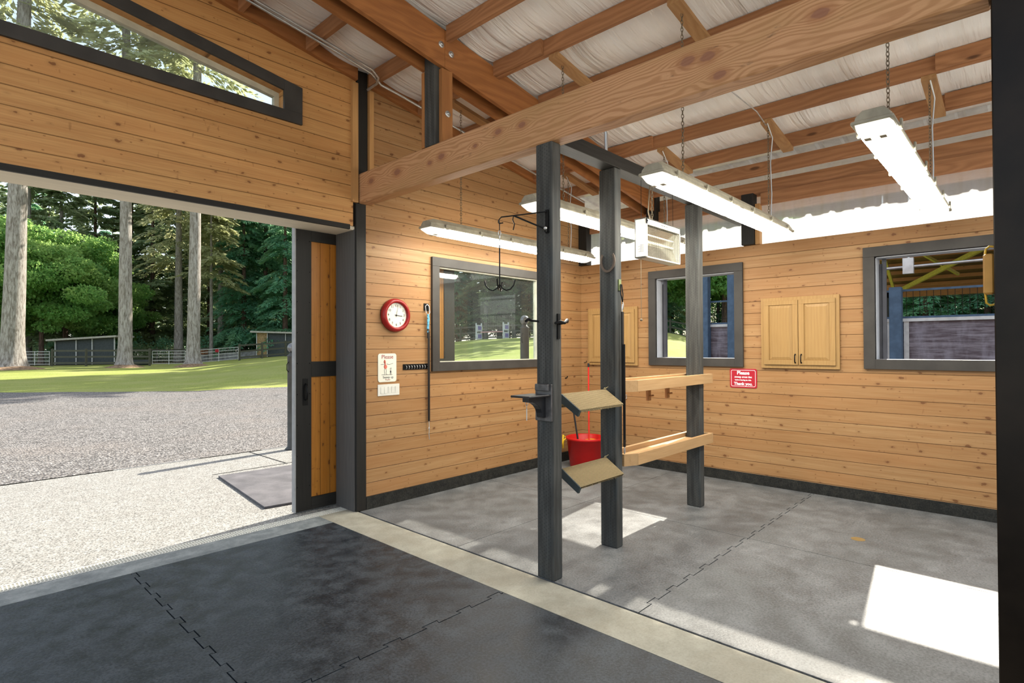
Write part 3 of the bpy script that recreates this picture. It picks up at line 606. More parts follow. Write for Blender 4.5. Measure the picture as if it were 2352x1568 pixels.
# purlins
px = [(.0, 'first'), (.62, ''), (1.24, ''), (1.83, ''), (2.42, ''), (3.075, ''), (3.68, ''), (4.32, ''), (4.95, ''), (5.57, ''), (6.21, '')]
lab = {2.42: 'over the left of the striped post', 3.075: 'directly above the short striped post', 3.68: 'first one right of the striped post', 4.32: 'just above the big beam', 4.95: 'hidden mostly by the big beam', 5.57: 'first full one below the big beam', 6.21: 'second full one below the big beam'}
for x, _ in px:
    L = lab.get(x, 'high toward the left edge')
    for y0, y1, nm in ((-1.25, 3.62, 'near bay'), (3.84, 4.80, 'bay beside the clock wall')):
        if x < 1.2 and nm == 'near bay': continue
        m = MB(); m.box((x, y0, P(x+.02)), (x+.04, y1, P(x+.02)+.136))
        tag(build(m, 'purlin', M_LY), 'brown purlin in the %s, %s' % (nm, L), 'purlin', 'roof purlins')
for y0, y1 in ((-1.25, 3.62),):
    tag(build(B(((6.47, y0, 3.515), (6.51, y1, 3.66))), 'purlin', M_LY), 'thin upper purlin closest to the eave of the metal roof', 'purlin', 'roof purlins')
# splice blocks doubled on purlins beside the rafter
for x in (3.68, 4.32, 5.57, 6.21):
    tag(build(B(((x-.04, 3.05, P(x)+.006), (x-.002, 3.62, P(x)+.132))), 'splice_block', M_LY), 'short doubled block on the purlin %s' % lab[x], 'block', 'doubled purlin blocks')
for x in (5.57, 6.21):
    tag(build(B(((x-.04, .15, P(x)+.006), (x-.002, .55, P(x)+.132))), 'splice_block', M_LY), 'short doubled block by the dark right post, %s' % lab[x], 'block', 'doubled purlin blocks')
for x in (-.3, 1.5, 4.6, 5.9):
    tag(build(slope(x, x+.04, 3.66, 3.80, -.2, .05), 'blocking', M_RAFT), 'small block between the two stained rafters near %s' % ('the upper left' if x < 1 else 'the left of the bolts' if x < 2 else 'the big beam' if x < 5 else 'the heater'), 'block', 'blocks between the rafters')
# struts (flat boards between purlins carrying the lamps)
def strut(x0, x1, y, lb, mm=None):
    m = MB(); m.prism([(x0, P(x0)-.038), (x1, P(x1)-.038), (x1, P(x1)-.001), (x0, P(x0)-.001)], 'y', y-.05, y+.05)
    tag(build(m, 'lamp_board', lumber('strut_pine', (.42, .235, .10), (.25, .11, .04), 'x') if 'strut_pine' not in bpy.data.materials else bpy.data.materials['strut_pine']), lb, 'board', 'short boards the lamps hang from')
LAMPS = [(4.28, 'clock wall'), (2.96, 'half-hidden'), (1.86, 'middle'), (.60, 'rightmost')]
for y, nm in LAMPS:
    strut(3.70, 4.36, y, 'flat board under the purlins, left hanger of the %s lamp' % nm)
    strut(5.58, 6.25, y, 'flat board under the purlins, right hanger of the %s lamp' % nm)
# ------------------------------------------------------------------ lamps
def chain_mb(p0, p1, pitch=.026, r=.0028):
    m = MB(); p0, p1 = Vector(p0), Vector(p1); L = (p1-p0).length; n = max(2, int(L/pitch)); d = (p1-p0)/n
    dn = d.normalized(); a = dn.orthogonal().normalized(); b = dn.cross(a)
    for i in range(n):
        c = p0+d*(i+.5); s = a if i % 2 else b; pts = []
        for k in range(8):
            t = 2*math.pi*k/8; pts.append(c+dn*(math.cos(t)*pitch*.68)+s*(math.sin(t)*.009))
        m.tube(pts, r, 4, closed=True)
    return m
def lamp(y, label, zc=2.77, x0=3.36, L=2.74, ch=(3.83, 5.64), cable=True):
    e = empty('vapour_tight_lamp', (x0+L/2, y, zc), label, 'ceiling lamp', 'hanging fluorescent lamps'); x1 = x0+L
    # housing: trapezoid section tapered at the ends
    prof = [(-.085, .0), (-.078, .035), (-.045, .075), (.045, .075), (.078, .035), (.085, .0)]
    V = []; n = len(prof)
    for x, s, h in ((x0+.015, .96, .75), (x0+.07, 1, 1), (x1-.07, 1, 1), (x1-.015, .96, .75)): V += [(x, y+a*s, zc+b*h) for a, b in prof]
    F = [tuple(range(n)), tuple(range(4*n-1, 3*n-1, -1))]
    for i in range(3):
        for k in range(n): F.append((i*n+k, i*n+(k+1) % n, (i+1)*n+(k+1) % n, (i+1)*n+k))
    build(MB().add(V, F), 'housing', M_FIXT, e)
    build(B(((x0, y-.096, zc-.014), (x1, y+.096, zc+.006)), ch=.005), 'gasket_rim', M_FIXT, e)
    for i in range(6):
        x = x0+.2+i*(L-.4)/5
        for s in (-1, 1): build(B(((x-.016, y+s*.094, zc-.022), (x+.016, y+s*.106, zc+.03)), ch=.002), 'clip', M_FIXT, e)
    # lens
    lp = [(-.086, -.014)]+[(-.083*math.cos(t), -.014-.058*math.sin(t)**.7) for t in [math.pi*(i+.5)/12 for i in range(12)]]+[(.086, -.014)]
    def seg(a, b, mat, nm, taper=(1, 1), ends=(0, 0)):
        V = []; n = len(lp)
        for x, s in ((a, taper[0]), (b, taper[1])): V += [(x, y+p[0]*(.8+.2*s), zc+(p[1]+.014)*s-.014) for p in lp]
        F = [(k, k+1, n+k+1, n+k) for k in range(n-1)]
        if ends[0]: F.append(tuple(range(n)))
        if ends[1]: F.append(tuple(range(2*n-1, n-1, -1)))
        build(MB().add(V, F, False), nm, mat, e)
    seg(x0+.01, x0+.07, M_LENSD, 'lens_end', (.45, .95), (1, 0)); seg(x0+.07, x0+.17, M_LENSD, 'lens_end', (.95, 1))
    seg(x0+.17, x0+L/2-.05, M_LENS, 'lit_lens'); seg(x0+L/2-.05, x0+L/2+.05, M_LENSD, 'lens_joint'); seg(x0+L/2+.05, x1-.15, M_LENS, 'lit_lens')
    seg(x1-.15, x1-.10, M_LENSD, 'lens_end'); seg(x1-.10, x1-.01, M_LENSD, 'lens_end', (1, .45), (0, 1))
    for sy in (-.035, .035): build(B(((x0+.085, y+sy-.014, zc-.0735), (x0+.125, y+sy+.014, zc-.0722))), 'tube_socket', M_FIXT, e)
    build(MB().lathe([(.0001, -.003), (.017, -.003), (.019, .006)], (x0+.036, y, zc+.036), 'x', 14), 'cable_plug', M_BLACK, e)
    for cx in ch: build(chain_mb((cx, y, zc+.074), (cx, y, P(cx)-.036)), 'chain', M_CHAIN, e)
    if cable:
        cx = ch[1]; build(MB().tube([(cx+.03, y-.01, zc+.07), (cx+.04, y-.015, zc+.3), (cx+.02, y-.012, (zc+P(cx))/2+.1), (cx+.03, y-.03, P(cx)-.16), (cx-.05, y-.01, P(cx)-.035)], .006, 6), 'cable', M_STEEL, e)
    return e
lamp(4.28, 'long white fluorescent lamp hanging nearest the clock wall over the wide window')
lamp(2.96, 'long fluorescent lamp half hidden behind the near black posts')
lamp(1.86, 'long fluorescent lamp hanging in front of the black beam, above the heater')
lamp(.60, 'fluorescent lamp hanging closest to the dark right edge of the picture')
# ------------------------------------------------------------------ conduits on the ceiling by the door wall
cz = [(-.5, 4.55), (1.79, 4.57), (2.58, 4.55), (2.95, 4.56), (3.03, 4.60)]
tag(build(MB().tube([(x, y, P(x)-.022) for x, y in cz]+[(3.10, 4.62, P(3.1)-.04), (3.3, 4.62, P(3.3)-.03), (6.4, 4.58, P(6.4)-.03)], .0125, 8), 'conduit', M_STEEL), 'longer galvanised conduit pipe running along the roof by the door wall', 'conduit')
tag(build(MB().tube([(x, y-.05, P(x)-.022) for x, y in cz[:3]]+[(2.92, 4.50, P(2.92)-.022), (3.02, 4.55, P(3.02)-.03), (3.05, 4.62, P(3.05)-.05), (3.05, 4.78, P(3.05)-.06)], .0125, 8), 'conduit', M_STEEL), 'shorter galvanised conduit pipe bending to the wall at the upper post', 'conduit')
tag(build(MB().tube([(3.72, 2.45, 3.135), (3.72, 2.45, 3.28), (3.69, 2.46, 3.35), (3.60, 2.48, 3.37), (3.3, 2.52, 3.30), (3.12, 2.54, 3.25)], .014, 8), 'conduit', M_STEEL), 'short curved conduit rising from the black beam behind the big fir beam', 'conduit')
tag(build(MB().tube([(5.62, 1.87, P(5.62)-.045), (5.45, 1.9, P(5.45)+.02), (5.0, 2.0, P(5.0)+.05)], .006, 6), 'cable', M_STEEL), 'thin grey cable crossing the white membrane to the middle lamp board', 'cable')
# ------------------------------------------------------------------ heater
hx0, hx1, hy0, hy1, hz0, hz1 = 4.245, 4.88, 2.40, 2.51, 2.362, 2.70
h = empty('infrared_heater', (4.6, 2.5, hz0), 'white box heater with wire grille hanging from the black beam', 'heater')
m = MB(); t_ = .012
m.box((hx0, hy0, hz0), (hx0+.03, hy1, hz1)); m.box((hx1-t_, hy0, hz0), (hx1, hy1, hz1)); m.box((hx0, hy1-t_, hz0), (hx1, hy1, hz1))
m.box((hx0, hy0, hz0), (hx1, hy1, hz0+t_)); m.box((hx0, hy0, hz1-t_), (hx1, hy1, hz1)); m.box((hx0, hy0, hz1-.055), (hx1, hy0+.01, hz1))
build(m, 'casing', M_WHITE, h, bevel=.003)
m = MB(); m.prism([(hy0+.03, hz0+.02), (hy1-.03, hz0+.06), (hy1-.02, (hz0+hz1)/2), (hy1-.03, hz1-.1), (hy0+.03, hz1-.06), (hy1-.024, (hz0+hz1)/2)], 'x', hx0+.03, hx1-.012); build(m, 'reflector', plain('polished_reflector', (.72, .70, .62), .18, .9), h)
m = MB()
for i, z in enumerate((hz0+.09, hz0+.155, hz0+.22)): m.tube([(hx0+.04, hy0+.07, z), (hx1-.02, hy0+.07, z)], .012, 8)
build(m, 'heating_tubes', plain('quartz_tube', (.8, .78, .7), .2), h)
m = MB()
for i in range(19): m.tube([(hx0+.03+i*(hx1-hx0-.045)/18, hy0+.004, hz0+.012), (hx0+.03+i*(hx1-hx0-.045)/18, hy0+.004, hz1-.055)], .0012, 4)
for i in range(22): m.tube([(hx0+.03, hy0+.004, hz0+.015+i*.0125), (hx1-.012, hy0+.004, hz0+.015+i*.0125)], .0012, 4)
build(m, 'wire_grille', plain('dark_wire', (.10, .09, .06), .4, .7), h)
m = MB(); xc = (hx0+hx1)/2+.01; zc = hz1-.028
m.box((xc-.012, hy0-.001, zc-.0025), (xc+.012, hy0, zc+.0025)); m.box((xc-.0025, hy0-.001, zc-.012), (xc+.0025, hy0, zc+.012))
for s in (-1, 1):
    for k in range(3): m.box((xc+s*(.03+k*.014)-.004, hy0-.001, zc-.007+k*.001), (xc+s*(.03+k*.014)+.004, hy0, zc+.007-k*.002))
build(m, 'maker_mark', M_INK, h)
build(MB().ball((hx0+.03, hy0, hz1-.025), .006, 6), 'screw', M_INK, h)
m = MB(); m.box((hx0-.001, hy0+.015, hz0+.03), (hx0, hy0+.08, hz0+.12)); build(m, 'rating_sticker', M_CREAM, h)
m = MB()
for k in range(6): m.box((hx0-.0016, hy0+.022, hz0+.05+k*.011), (hx0-.001, hy0+.073-.015*(k % 2), hz0+.053+k*.011))
build(m, 'sticker_lines', M_INK, h)
for x in (hx0+.03, hx1-.03): build(MB().tube([(x, hy0+.06, hz1), (x, hy0+.06, 3.036)], .0022, 5), 'hanging_wire', M_BLACK, h)
build(chain_mb((hx0+.27, hy0+.09, hz1), (hx0+.27, hy0+.09, 3.036), .03, .0032), 'chain', M_CHAIN, h)
build(MB().tube([(hx0+.02, hy0+.06, hz0), (hx0+.02, hy0+.06, 1.84)], .0025, 5).ball((hx0+.02, hy0+.06, 1.83), .012, 8), 'pull_cord', M_CHAIN, h)
build(MB().tube([(hx0+.26, hy0+.09, hz1), (hx0+.22, hy0+.1, 2.8), (hx0+.25, hy0+.1, 3.036)], .006, 6), 'power_cable', M_CHAIN, h)
# ------------------------------------------------------------------ clock
ck = empty('wall_clock', (3.41, W1, 1.935), 'round red-rimmed clock with black numerals on the board wall', 'clock'); cc = (3.41, W1, 1.935); R_ = .172
build(MB().lathe([(.001, -.002), (R_, -.002), (R_+.002, -.02), (R_-.006, -.05), (R_-.025, -.062), (R_-.042, -.058), (R_-.046, -.035)], cc, 'y', 48), 'rim', M_CLOCKR, ck)
build(MB().lathe([(.0005, -.034), (R_-.044, -.034)], cc, 'y', 48), 'dial', M_CREAM, ck)
for k in range(1, 13):
    a = math.radians(90-30*k); text(str(k), .036, (cc[0]+.097*math.cos(a), W1-.0352, cc[2]+.097*math.sin(a)), (1, 0, 0), (0, 0, 1), M_INK, ck, 'numeral')
m = MB()
for k in range(12): a = math.radians(30*k); m.ball((cc[0]+.12*math.cos(a), W1-.035, cc[2]+.12*math.sin(a)), .0022, 6)
build(m, 'hour_marks', M_INK, ck)
def hand(deg, L, w, nm, mat, y):
    a = math.radians(deg); u = Vector((math.cos(a), 0, math.sin(a))); c = Vector((cc[0], W1-y, cc[2])); build(MB().bar(c-u*.02, c+u*L, w, .001, up=(0, 1, 0)), nm, mat, ck)
hand(-6, .072, .006, 'hour_hand', M_INK, .038); hand(78, .108, .0035, 'minute_hand', plain('grey_hand', (.2, .2, .2), .4), .040)
build(MB().lathe([(.0005, -.043), (.007, -.043), (.007, -.034)], cc, 'y', 12), 'hand_boss', M_INK, ck)
# ------------------------------------------------------------------ cream sign
def rrect(u0, v0, u1, v1, r, n=5):
    pts = []
    for cx, cy, a0 in ((u1-r, v1-r, 0), (u0+r, v1-r, 90), (u0+r, v0+r, 180), (u1-r, v0+r, 270)):
        pts += [(cx+r*math.cos(math.radians(a0+90*i/n)), cy+r*math.sin(math.radians(a0+90*i/n))) for i in range(n+1)]
    return pts
sg = empty('sign', (3.318, W1, 1.25), 'cream sign reading Please Sweep up with a small horse cartoon', 'sign')
m = MB(); m.prism(rrect(3.208, 1.25, 3.43, 1.54, .025), 'y', W1-.006, W1-.001); build(m, 'plate', M_CREAM, sg)
yf = W1-.0066; X_, Z_ = (1, 0, 0), (0, 0, 1)
text('Please', .058, (3.32, yf, 1.505), X_, Z_, M_MAROON, sg); text('Sweep up', .033, (3.328, yf, 1.297), X_, Z_, M_INK, sg); text('Thanks', .022, (3.322, yf, 1.272), X_, Z_, M_MAROON, sg)
m = MB()
for pts, r in (([(3.285, 1.47), (3.292, 1.445), (3.290, 1.42)], .007), ([(3.278, 1.455), (3.287, 1.475)], .005)): m.tube([(x, yf-.0005, z) for x, z in pts], r, 6)
m.ball((3.296, yf, 1.405), .020, 8, (1, .08, 1.15)); m.ball((3.288, yf, 1.455), .012, 8, (1, .1, 1.5)); build(m, 'horse_drawing', plain('coral_ink', (.62, .16, .11), .5), sg)
m = MB()
for pts in ([(3.285, 1.385), (3.280, 1.365), (3.287, 1.335), (3.278, 1.328)], [(3.303, 1.385), (3.306, 1.36), (3.303, 1.335), (3.315, 1.328)], [(3.240, 1.43), (3.275, 1.432)], [(3.31, 1.435), (3.345, 1.428), (3.39, 1.44)], [(3.25, 1.325), (3.38, 1.323)], [(3.355, 1.345), (3.354, 1.325)], [(3.363, 1.345), (3.364, 1.325)], [(3.352, 1.385), (3.362, 1.395), (3.37, 1.385), (3.36, 1.375), (3.352, 1.385)]):
    m.tube([(x, yf-.0004, z) for x, z in pts], .0016, 5)
m.ball((3.359, yf, 1.355), .008, 6, (1, .1, 1.6)); build(m, 'dog_and_lines', M_INK, sg)
# switches
sw = empty('light_switch_plate', (3.335, W1, 1.11), 'white five-gang light switch plate below the cream sign', 'light switch')
build(B(((3.205, W1-.007, 1.11), (3.468, W1-.001, 1.226)), ch=.003), 'plate', M_WHITE, sw)
for k in range(5):
    x = 3.238+k*.044; m = MB(); m.prism([(W1-.007, 1.135), (W1-(.012 if k < 2 else .009), 1.135), (W1-(.009 if k < 2 else .012), 1.20), (W1-.007, 1.20)], 'x', x, x+.032); build(m, 'rocker', M_WHITE, sw)
# bridle hook strip + strap
hk = empty('key_hook_rail', (3.69, W1, 1.36), 'black metal hook rail mounted left of the wide window', 'hook rail')
build(B(((3.515, W1-.006, 1.365), (3.87, W1-.001, 1.425))), 'plate', M_BLACK, hk)
m = MB()
for k in range(9): x = 3.55+k*.035; m.tube([(x, W1-.006, 1.41), (x, W1-.02, 1.405), (x, W1-.024, 1.385), (x, W1-.012, 1.375)], .003, 5)
build(m, 'hooks', M_STEEL, hk)
cl = empty('cross_tie_strap', (3.835, W1-.03, .60), 'black cross-tie strap with blue rope hanging left of the wide window', 'tie strap')
build(B(((3.79, W1-.008, 2.0), (3.855, W1-.001, 2.08))), 'wall_plate', M_BLACK, cl)
build(MB().tube([(3.80, W1-.02, 2.05), (3.80, W1-.03, 1.98), (3.825, W1-.035, 1.94), (3.85, W1-.03, 1.98), (3.85, W1-.02, 2.05), (3.825, W1-.02, 2.07)], .005, 6, closed=True), 'ring', M_STEEL, cl)
m = MB()
for k in range(3): m.tube([(3.825+.012*math.sin(k*2+i), W1-.035+.006*math.cos(i+k), 1.96-i*.028) for i in range(8)], .008, 6)
build(m, 'rope', M_BLUEROPE, cl)
build(B(((3.822, W1-.036, .80), (3.848, W1-.028, 1.77)), ((3.808, W1-.044, 1.70), (3.835, W1-.034, 1.80))), 'strap', M_LEATHER, cl)
build(MB().tube([(3.835, W1-.032, .80), (3.842, W1-.032, .72), (3.835, W1-.032, .66), (3.842, W1-.032, .60)], .005, 6).ball((3.836, W1-.032, .72), .012, 8, (.6, .5, 1.6)), 'snap_hook', M_STEEL, cl)
# ------------------------------------------------------------------ swing arm & tack hanger
ar = empty('swing_arm_bracket', (2.98, 2.45, 2.42), 'black wrought swing-arm bracket screwed to the near post', 'bracket')
build(B(((2.972, 2.43, 2.385), (2.985, 2.455, 2.545)), ((2.955, 2.435, 2.39), (2.975, 2.45, 2.43))), 'back_plate', M_BLACK, ar)
A0 = Vector((2.965, 2.445, 2.53)); A1 = Vector((2.79, 2.70, 2.505))
build(MB().tube([A0, A1, A1+Vector((-.012, .012, -.02)), A1+Vector((-.008, .008, -.045)), A1+Vector((.008, -.01, -.04))], .0045, 6), 'arm', M_BLACK, ar)
build(MB().tube([A0+(A1-A0)*.72, Vector((2.962, 2.445, 2.41))], .006, 6), 'brace', M_BLACK, ar)
build(MB().tube([A0+(A1-A0)*.72+Vector((0, 0, -.0)), A0+(A1-A0)*.74+Vector((0, 0, -.03)), A0+(A1-A0)*.70+Vector((0, 0, -.06)), A0+(A1-A0)*.73+Vector((0, 0, -.10))], .004, 6), 'spare_hook', M_BLACK, ar)
build(MB().ball((2.955, 2.44, 2.415), .013, 8), 'pivot', M_STEEL, ar)
th = empty('tack_cleaning_hook', (2.79, 2.70, 2.0), 'black four-prong tack hook hanging from the swing arm', 'hook')
hp = A1+Vector((-.01, .008, -.045))
build(MB().tube([hp+Vector((.012, 0, .006)), hp+Vector((0, 0, -.004)), hp+Vector((-.012, 0, .005)), hp+Vector((-.01, 0, .02))], .0035, 6).tube([hp, hp+Vector((0, 0, -.05))], .0035, 6), 's_hook', M_BLACK, th)
build(chain_mb(hp+Vector((0, 0, -.05)), hp+Vector((0, 0, -.15)), .028, .003), 'chain', M_STEEL, th)
build(MB().tube([hp+Vector((0, 0, -.15)), hp+Vector((0, 0, -.42))], .005, 6), 'stem', M_BLACK, th)
pb = hp+Vector((0, 0, -.42)); 
for k in range(4):
    a = math.radians(47+90*k+8); u = Vector((math.cos(a), -math.sin(a), 0)); pts = [pb+u*(.10*math.sin(t)**1)+Vector((0, 0, -.055*(math.sin(t)**.6 if t < 1.57 else 1)+(0 if t < 1.57 else .05*(t-1.57)/.9))) for t in [.0, .2, .5, .9, 1.3, 1.57]]
    pts = [pb, pb+u*.018+Vector((0, 0, -.03)), pb+u*.045+Vector((0, 0, -.046)), pb+u*.075+Vector((0, 0, -.038)), pb+u*.098+Vector((0, 0, -.012)), pb+u*.108+Vector((0, 0, .025))]
    build(MB().tube(pts, .0045, 6), 'prong', M_BLACK, th)
# bridle bracket / shelf on near post
bb = empty('saddle_bracket', (2.9, 2.48, 1.085), 'dark folding shelf bracket with a curved corbel on the near post', 'bracket')
M_BRK = plain('grey_cast_bracket', (.10, .095, .095), .35, .3, var=.3, sc=20)
build(B(((2.968, 2.405, 1.09), (2.984, 2.55, 1.345)), ch=.003), 'back_plate', M_BRK, bb)
build(B(((2.945, 2.42, 1.30), (2.968, 2.535, 1.345)), ch=.003), 'top_block', M_BRK, bb)
build(B(((2.745, 2.41, 1.262), (2.968, 2.58, 1.276)), ch=.004), 'shelf_plate', M_BLKP, bb)
m = MB(); cur = [(2.968, 1.262), (2.79, 1.262), (2.79, 1.232)]+[(2.80+.135*math.sin(t), 1.232-.11*(1-math.cos(t))) for t in [i*math.pi/12 for i in range(1, 7)]]+[(2.945, 1.115), (2.968, 1.115)]
m.prism(cur, 'y', 2.455, 2.51); build(m, 'corbel', M_BLKP, bb, bevel=.003)
build(chain_mb((2.80, 2.48, 1.235), (2.80, 2.48, 1.19), .02, .002).tube([(2.80, 2.48, 1.19), (2.80, 2.48, 1.11)], .004, 6), 'pin_chain', M_STEEL, bb)
# bridle hooks on post 1
bh = empty('bridle_hook', (3.05, 2.39, 1.65), 'black bridle hook with curved cap on the near post', 'hook')
build(B(((3.032, 2.396, 1.655), (3.056, 2.405, 1.83))), 'back_plate', M_BLACK, bh)
build(MB().tube([(2.985, 2.385, 1.762), (3.02, 2.365, 1.772), (3.05, 2.35, 1.765), (3.09, 2.36, 1.785), (3.125, 2.385, 1.775)], [.008, .012, .010, .013, .010], 8).tube([(3.05, 2.40, 1.76), (3.05, 2.35, 1.765)], .008, 6), 'cap', M_BLACK, bh)
bh2 = tag(build(MB().tube([(2.985, 2.53, 1.78), (2.95, 2.56, 1.785), (2.925, 2.575, 1.795), (2.90, 2.575, 1.78)], [.006, .009, .012, .009], 8), 'bridle_hook', M_BLACK), 'small dark hook end sticking out left of the near post', 'hook')
tag(build(MB().tube([(3.085, 2.50, 1.665), (3.12, 2.50, 1.665)], .004, 6).ball((3.122, 2.50, 1.668), .010, 8), 'eye_screw', M_STEEL), 'small eye screw on the right side of the near post', 'hook')
# horseshoe
m = MB(); pts = []
for i in range(17):
    t = math.radians(-62+i*(304/16)); r = .056 if abs(i-8) < 5 else .053
    pts.append((3.805, 2.497+.058*math.sin(math.radians(180)+t-math.radians(90)+math.radians(0)) if False else 2.497+.058*math.cos(math.radians(152)-t+math.radians(0)), 2.275))
pts = [(3.807, 2.497+.062*math.sin(math.radians(a))*(1-.12*max(0, abs(a)-110)/50), 2.290-.085*math.cos(math.radians(a))) for a in range(-126, 127, 14)]
V = []; F = []
for i, p_ in enumerate(pts):
    c = Vector((3.807, 2.497, 2.28)); u = (Vector(p_)-c); u.x = 0; u.normalize(); p_ = Vector(p_)
    V += [p_-u*.009+Vector((.005, 0, 0)), p_+u*.009+Vector((.005, 0, 0)), p_+u*.009-Vector((.005, 0, 0)), p_-u*.009-Vector((.005, 0, 0))]
for i in range(len(pts)-1):
    for k in range(4): F.append((i*4+k, i*4+(k+1) % 4, i*4+4+(k+1) % 4, i*4+4+k))
F += [(0, 1, 2, 3), tuple(len(V)-1-k for k in range(4))]
tag(build(MB().add(V, F), 'horseshoe', plain('rusty_iron', (.13, .10, .08), .6, .6)), 'rusty iron horseshoe nailed open end up on the middle post', 'horseshoe')
# strap on middle post
st = empty('cross_tie_strap', (3.88, 2.42, .75), 'long black cross-tie strap hanging down the middle post', 'tie strap')
build(B(((3.85, 2.42, 2.05), (3.885, 2.43, 2.14))), 'wall_plate', plain('greenish_plate', (.16, .19, .08), .5), st)
build(MB().tube([(3.862, 2.412, 2.10), (3.855, 2.405, 2.02), (3.870, 2.40, 1.96), (3.885, 2.405, 2.02), (3.878, 2.412, 2.10)], .005, 6), 'ring', M_BLACK, st)
build(MB().tube([(3.87, 2.405, 1.98), (3.88, 2.40, 1.94), (3.874, 2.40, 1.90), (3.866, 2.40, 1.94), (3.87, 2.405, 1.88)], .005, 6), 'snap_hook', M_STEEL, st)
build(B(((3.862, 2.400, 1.15), (3.888, 2.410, 1.88)), ((3.874, 2.396, .80), (3.900, 2.404, 1.17)), ((3.868, 2.38, .86), (3.874, 2.40, 1.62))), 'strap', M_LEATHER, st)
build(MB().tube([(3.872, 2.39, 1.185), (3.905, 2.39, 1.185), (3.905, 2.39, 1.215), (3.872, 2.39, 1.215)], .003, 5, closed=True).tube([(3.887, 2.40, .80), (3.897, 2.40, .77), (3.887, 2.40, .745), (3.878, 2.40, .77)], .004, 5, closed=True), 'buckle', M_STEEL, st)
tag(build(MB().tube([(3.91, 2.47, 1.80), (3.925, 2.47, 1.83), (3.94, 2.47, 1.78), (3.94, 2.47, 1.60)], .004, 6).box((3.925, 2.46, 1.55), (3.955, 2.485, 1.61), ), 'plug_cord', M_BLKP), 'short black cord with plug beside the middle post', 'cord')
# saddle racks
def rack(z, label):
    z += .012; e = empty('saddle_rack', (3.5, 2.48, z-.12), label, 'saddle rack', 'carpet covered saddle racks'); x0, x1 = 3.20, 3.775
    A, C, Bk = (2.335, z-.108), (2.50, z), (2.655, z-.108); th = .026
    m = MB(); m.prism([A, C, (C[0], C[1]-th*1.4), (A[0]+th*.6, A[1]-th*.8)], 'x', x0+.008, x1); m.prism([C, Bk, (Bk[0]-th*.6, Bk[1]-th*.8), (C[0], C[1]-th*1.4)], 'x', x0+.008, x1)
    build(m, 'carpet_cover', M_CARPET, e, bevel=.004)
    m = MB(); lo = .048
    m.prism([(A[0]+.003, A[1]-.002), (C[0], C[1]-.003), (C[0]-.004, C[1]-lo*1.5), (A[0]+.022, A[1]-lo)], 'x', x0, x0+.022); m.prism([(C[0], C[1]-.003), (Bk[0]-.003, Bk[1]-.002), (Bk[0]-.022, Bk[1]-lo), (C[0]+.004, C[1]-lo*1.5)], 'x', x0, x0+.022)
    build(m, 'board_frame', plain('painted_edge', (.045, .055, .055), .5), e)
    m = MB(); rd = random.Random(int(z*100))
    for k in range(16):
        x = x0+.02+rd.random()*(x1-x0); a = rd.random()*.03
        m.tube([(x, A[0], A[1]-.005), (x+rd.uniform(-.01, .01), A[0]-.006, A[1]-.012-a*.4)], .0007, 3)
    for k in range(4): m.tube([(x1-.01, 2.50, z), (x1-.03+.01*k, 2.49, z+.012), (x1-.05+.02*k, 2.485, z+.006+.004*k)], .0016, 4)
    build(m, 'frayed_threads', plain('straw_thread', (.5, .42, .22), .9), e)
rack(1.252, 'upper carpet-covered saddle rack between the near and middle posts'); rack(.712, 'lower carpet-covered saddle rack between the near and middle posts')
# wooden trays between middle and far post
def tray(z0, z1, label, pegs=False):
    e = empty('saddle_pad_tray', (4.7, 2.5, z0), label, 'wooden tray', 'open pine trays between the posts'); xl, xr, t = 3.93, 5.49, .035
    build(B(((xl+.12, 2.372, z0), (xr, 2.372+t, z1))), 'front_board', M_PALEX, e, bevel=.002)
    build(B(((xl+.12, 2.595, z0), (xr, 2.595+t, z1))), 'back_board', M_PALEX, e, bevel=.002)
    m = MB(); m.prism([(xl+.12, 2.374), (xl, 2.43), (xl, 2.59), (xl+.12, 2.628), (xl+.12, 2.60), (xl+.03, 2.575), (xl+.03, 2.445), (xl+.12, 2.405)], 'z', z0, z1); build(m, 'end_board', M_PALEY, e)
    build(B(((xr, 2.372, z0), (xr+.02, 2.63, z1))), 'end_board', M_PALEY, e)
    build(B(((xl+.05, 2.405, z0+.035), (5.34, 2.595, z0+.055))), 'bottom_board', M_PALEX, e)
    if pegs:
        for x in (4.62, 4.98): 
            m = MB(); m.box((x, 2.60, z0-.13), (x+.055, 2.622, z0+.001)); m.tube([(x+.03, 2.61, z0-.09), (x+.03, 2.56, z0-.08)], .008, 8); build(m, 'peg_board', M_SCAB, e)
tray(1.232, 1.325, 'upper pine tray between the middle and far posts with pegs below', True); tray(.632, .728, 'lower pine tray between the middle and far posts, sun on its bottom')
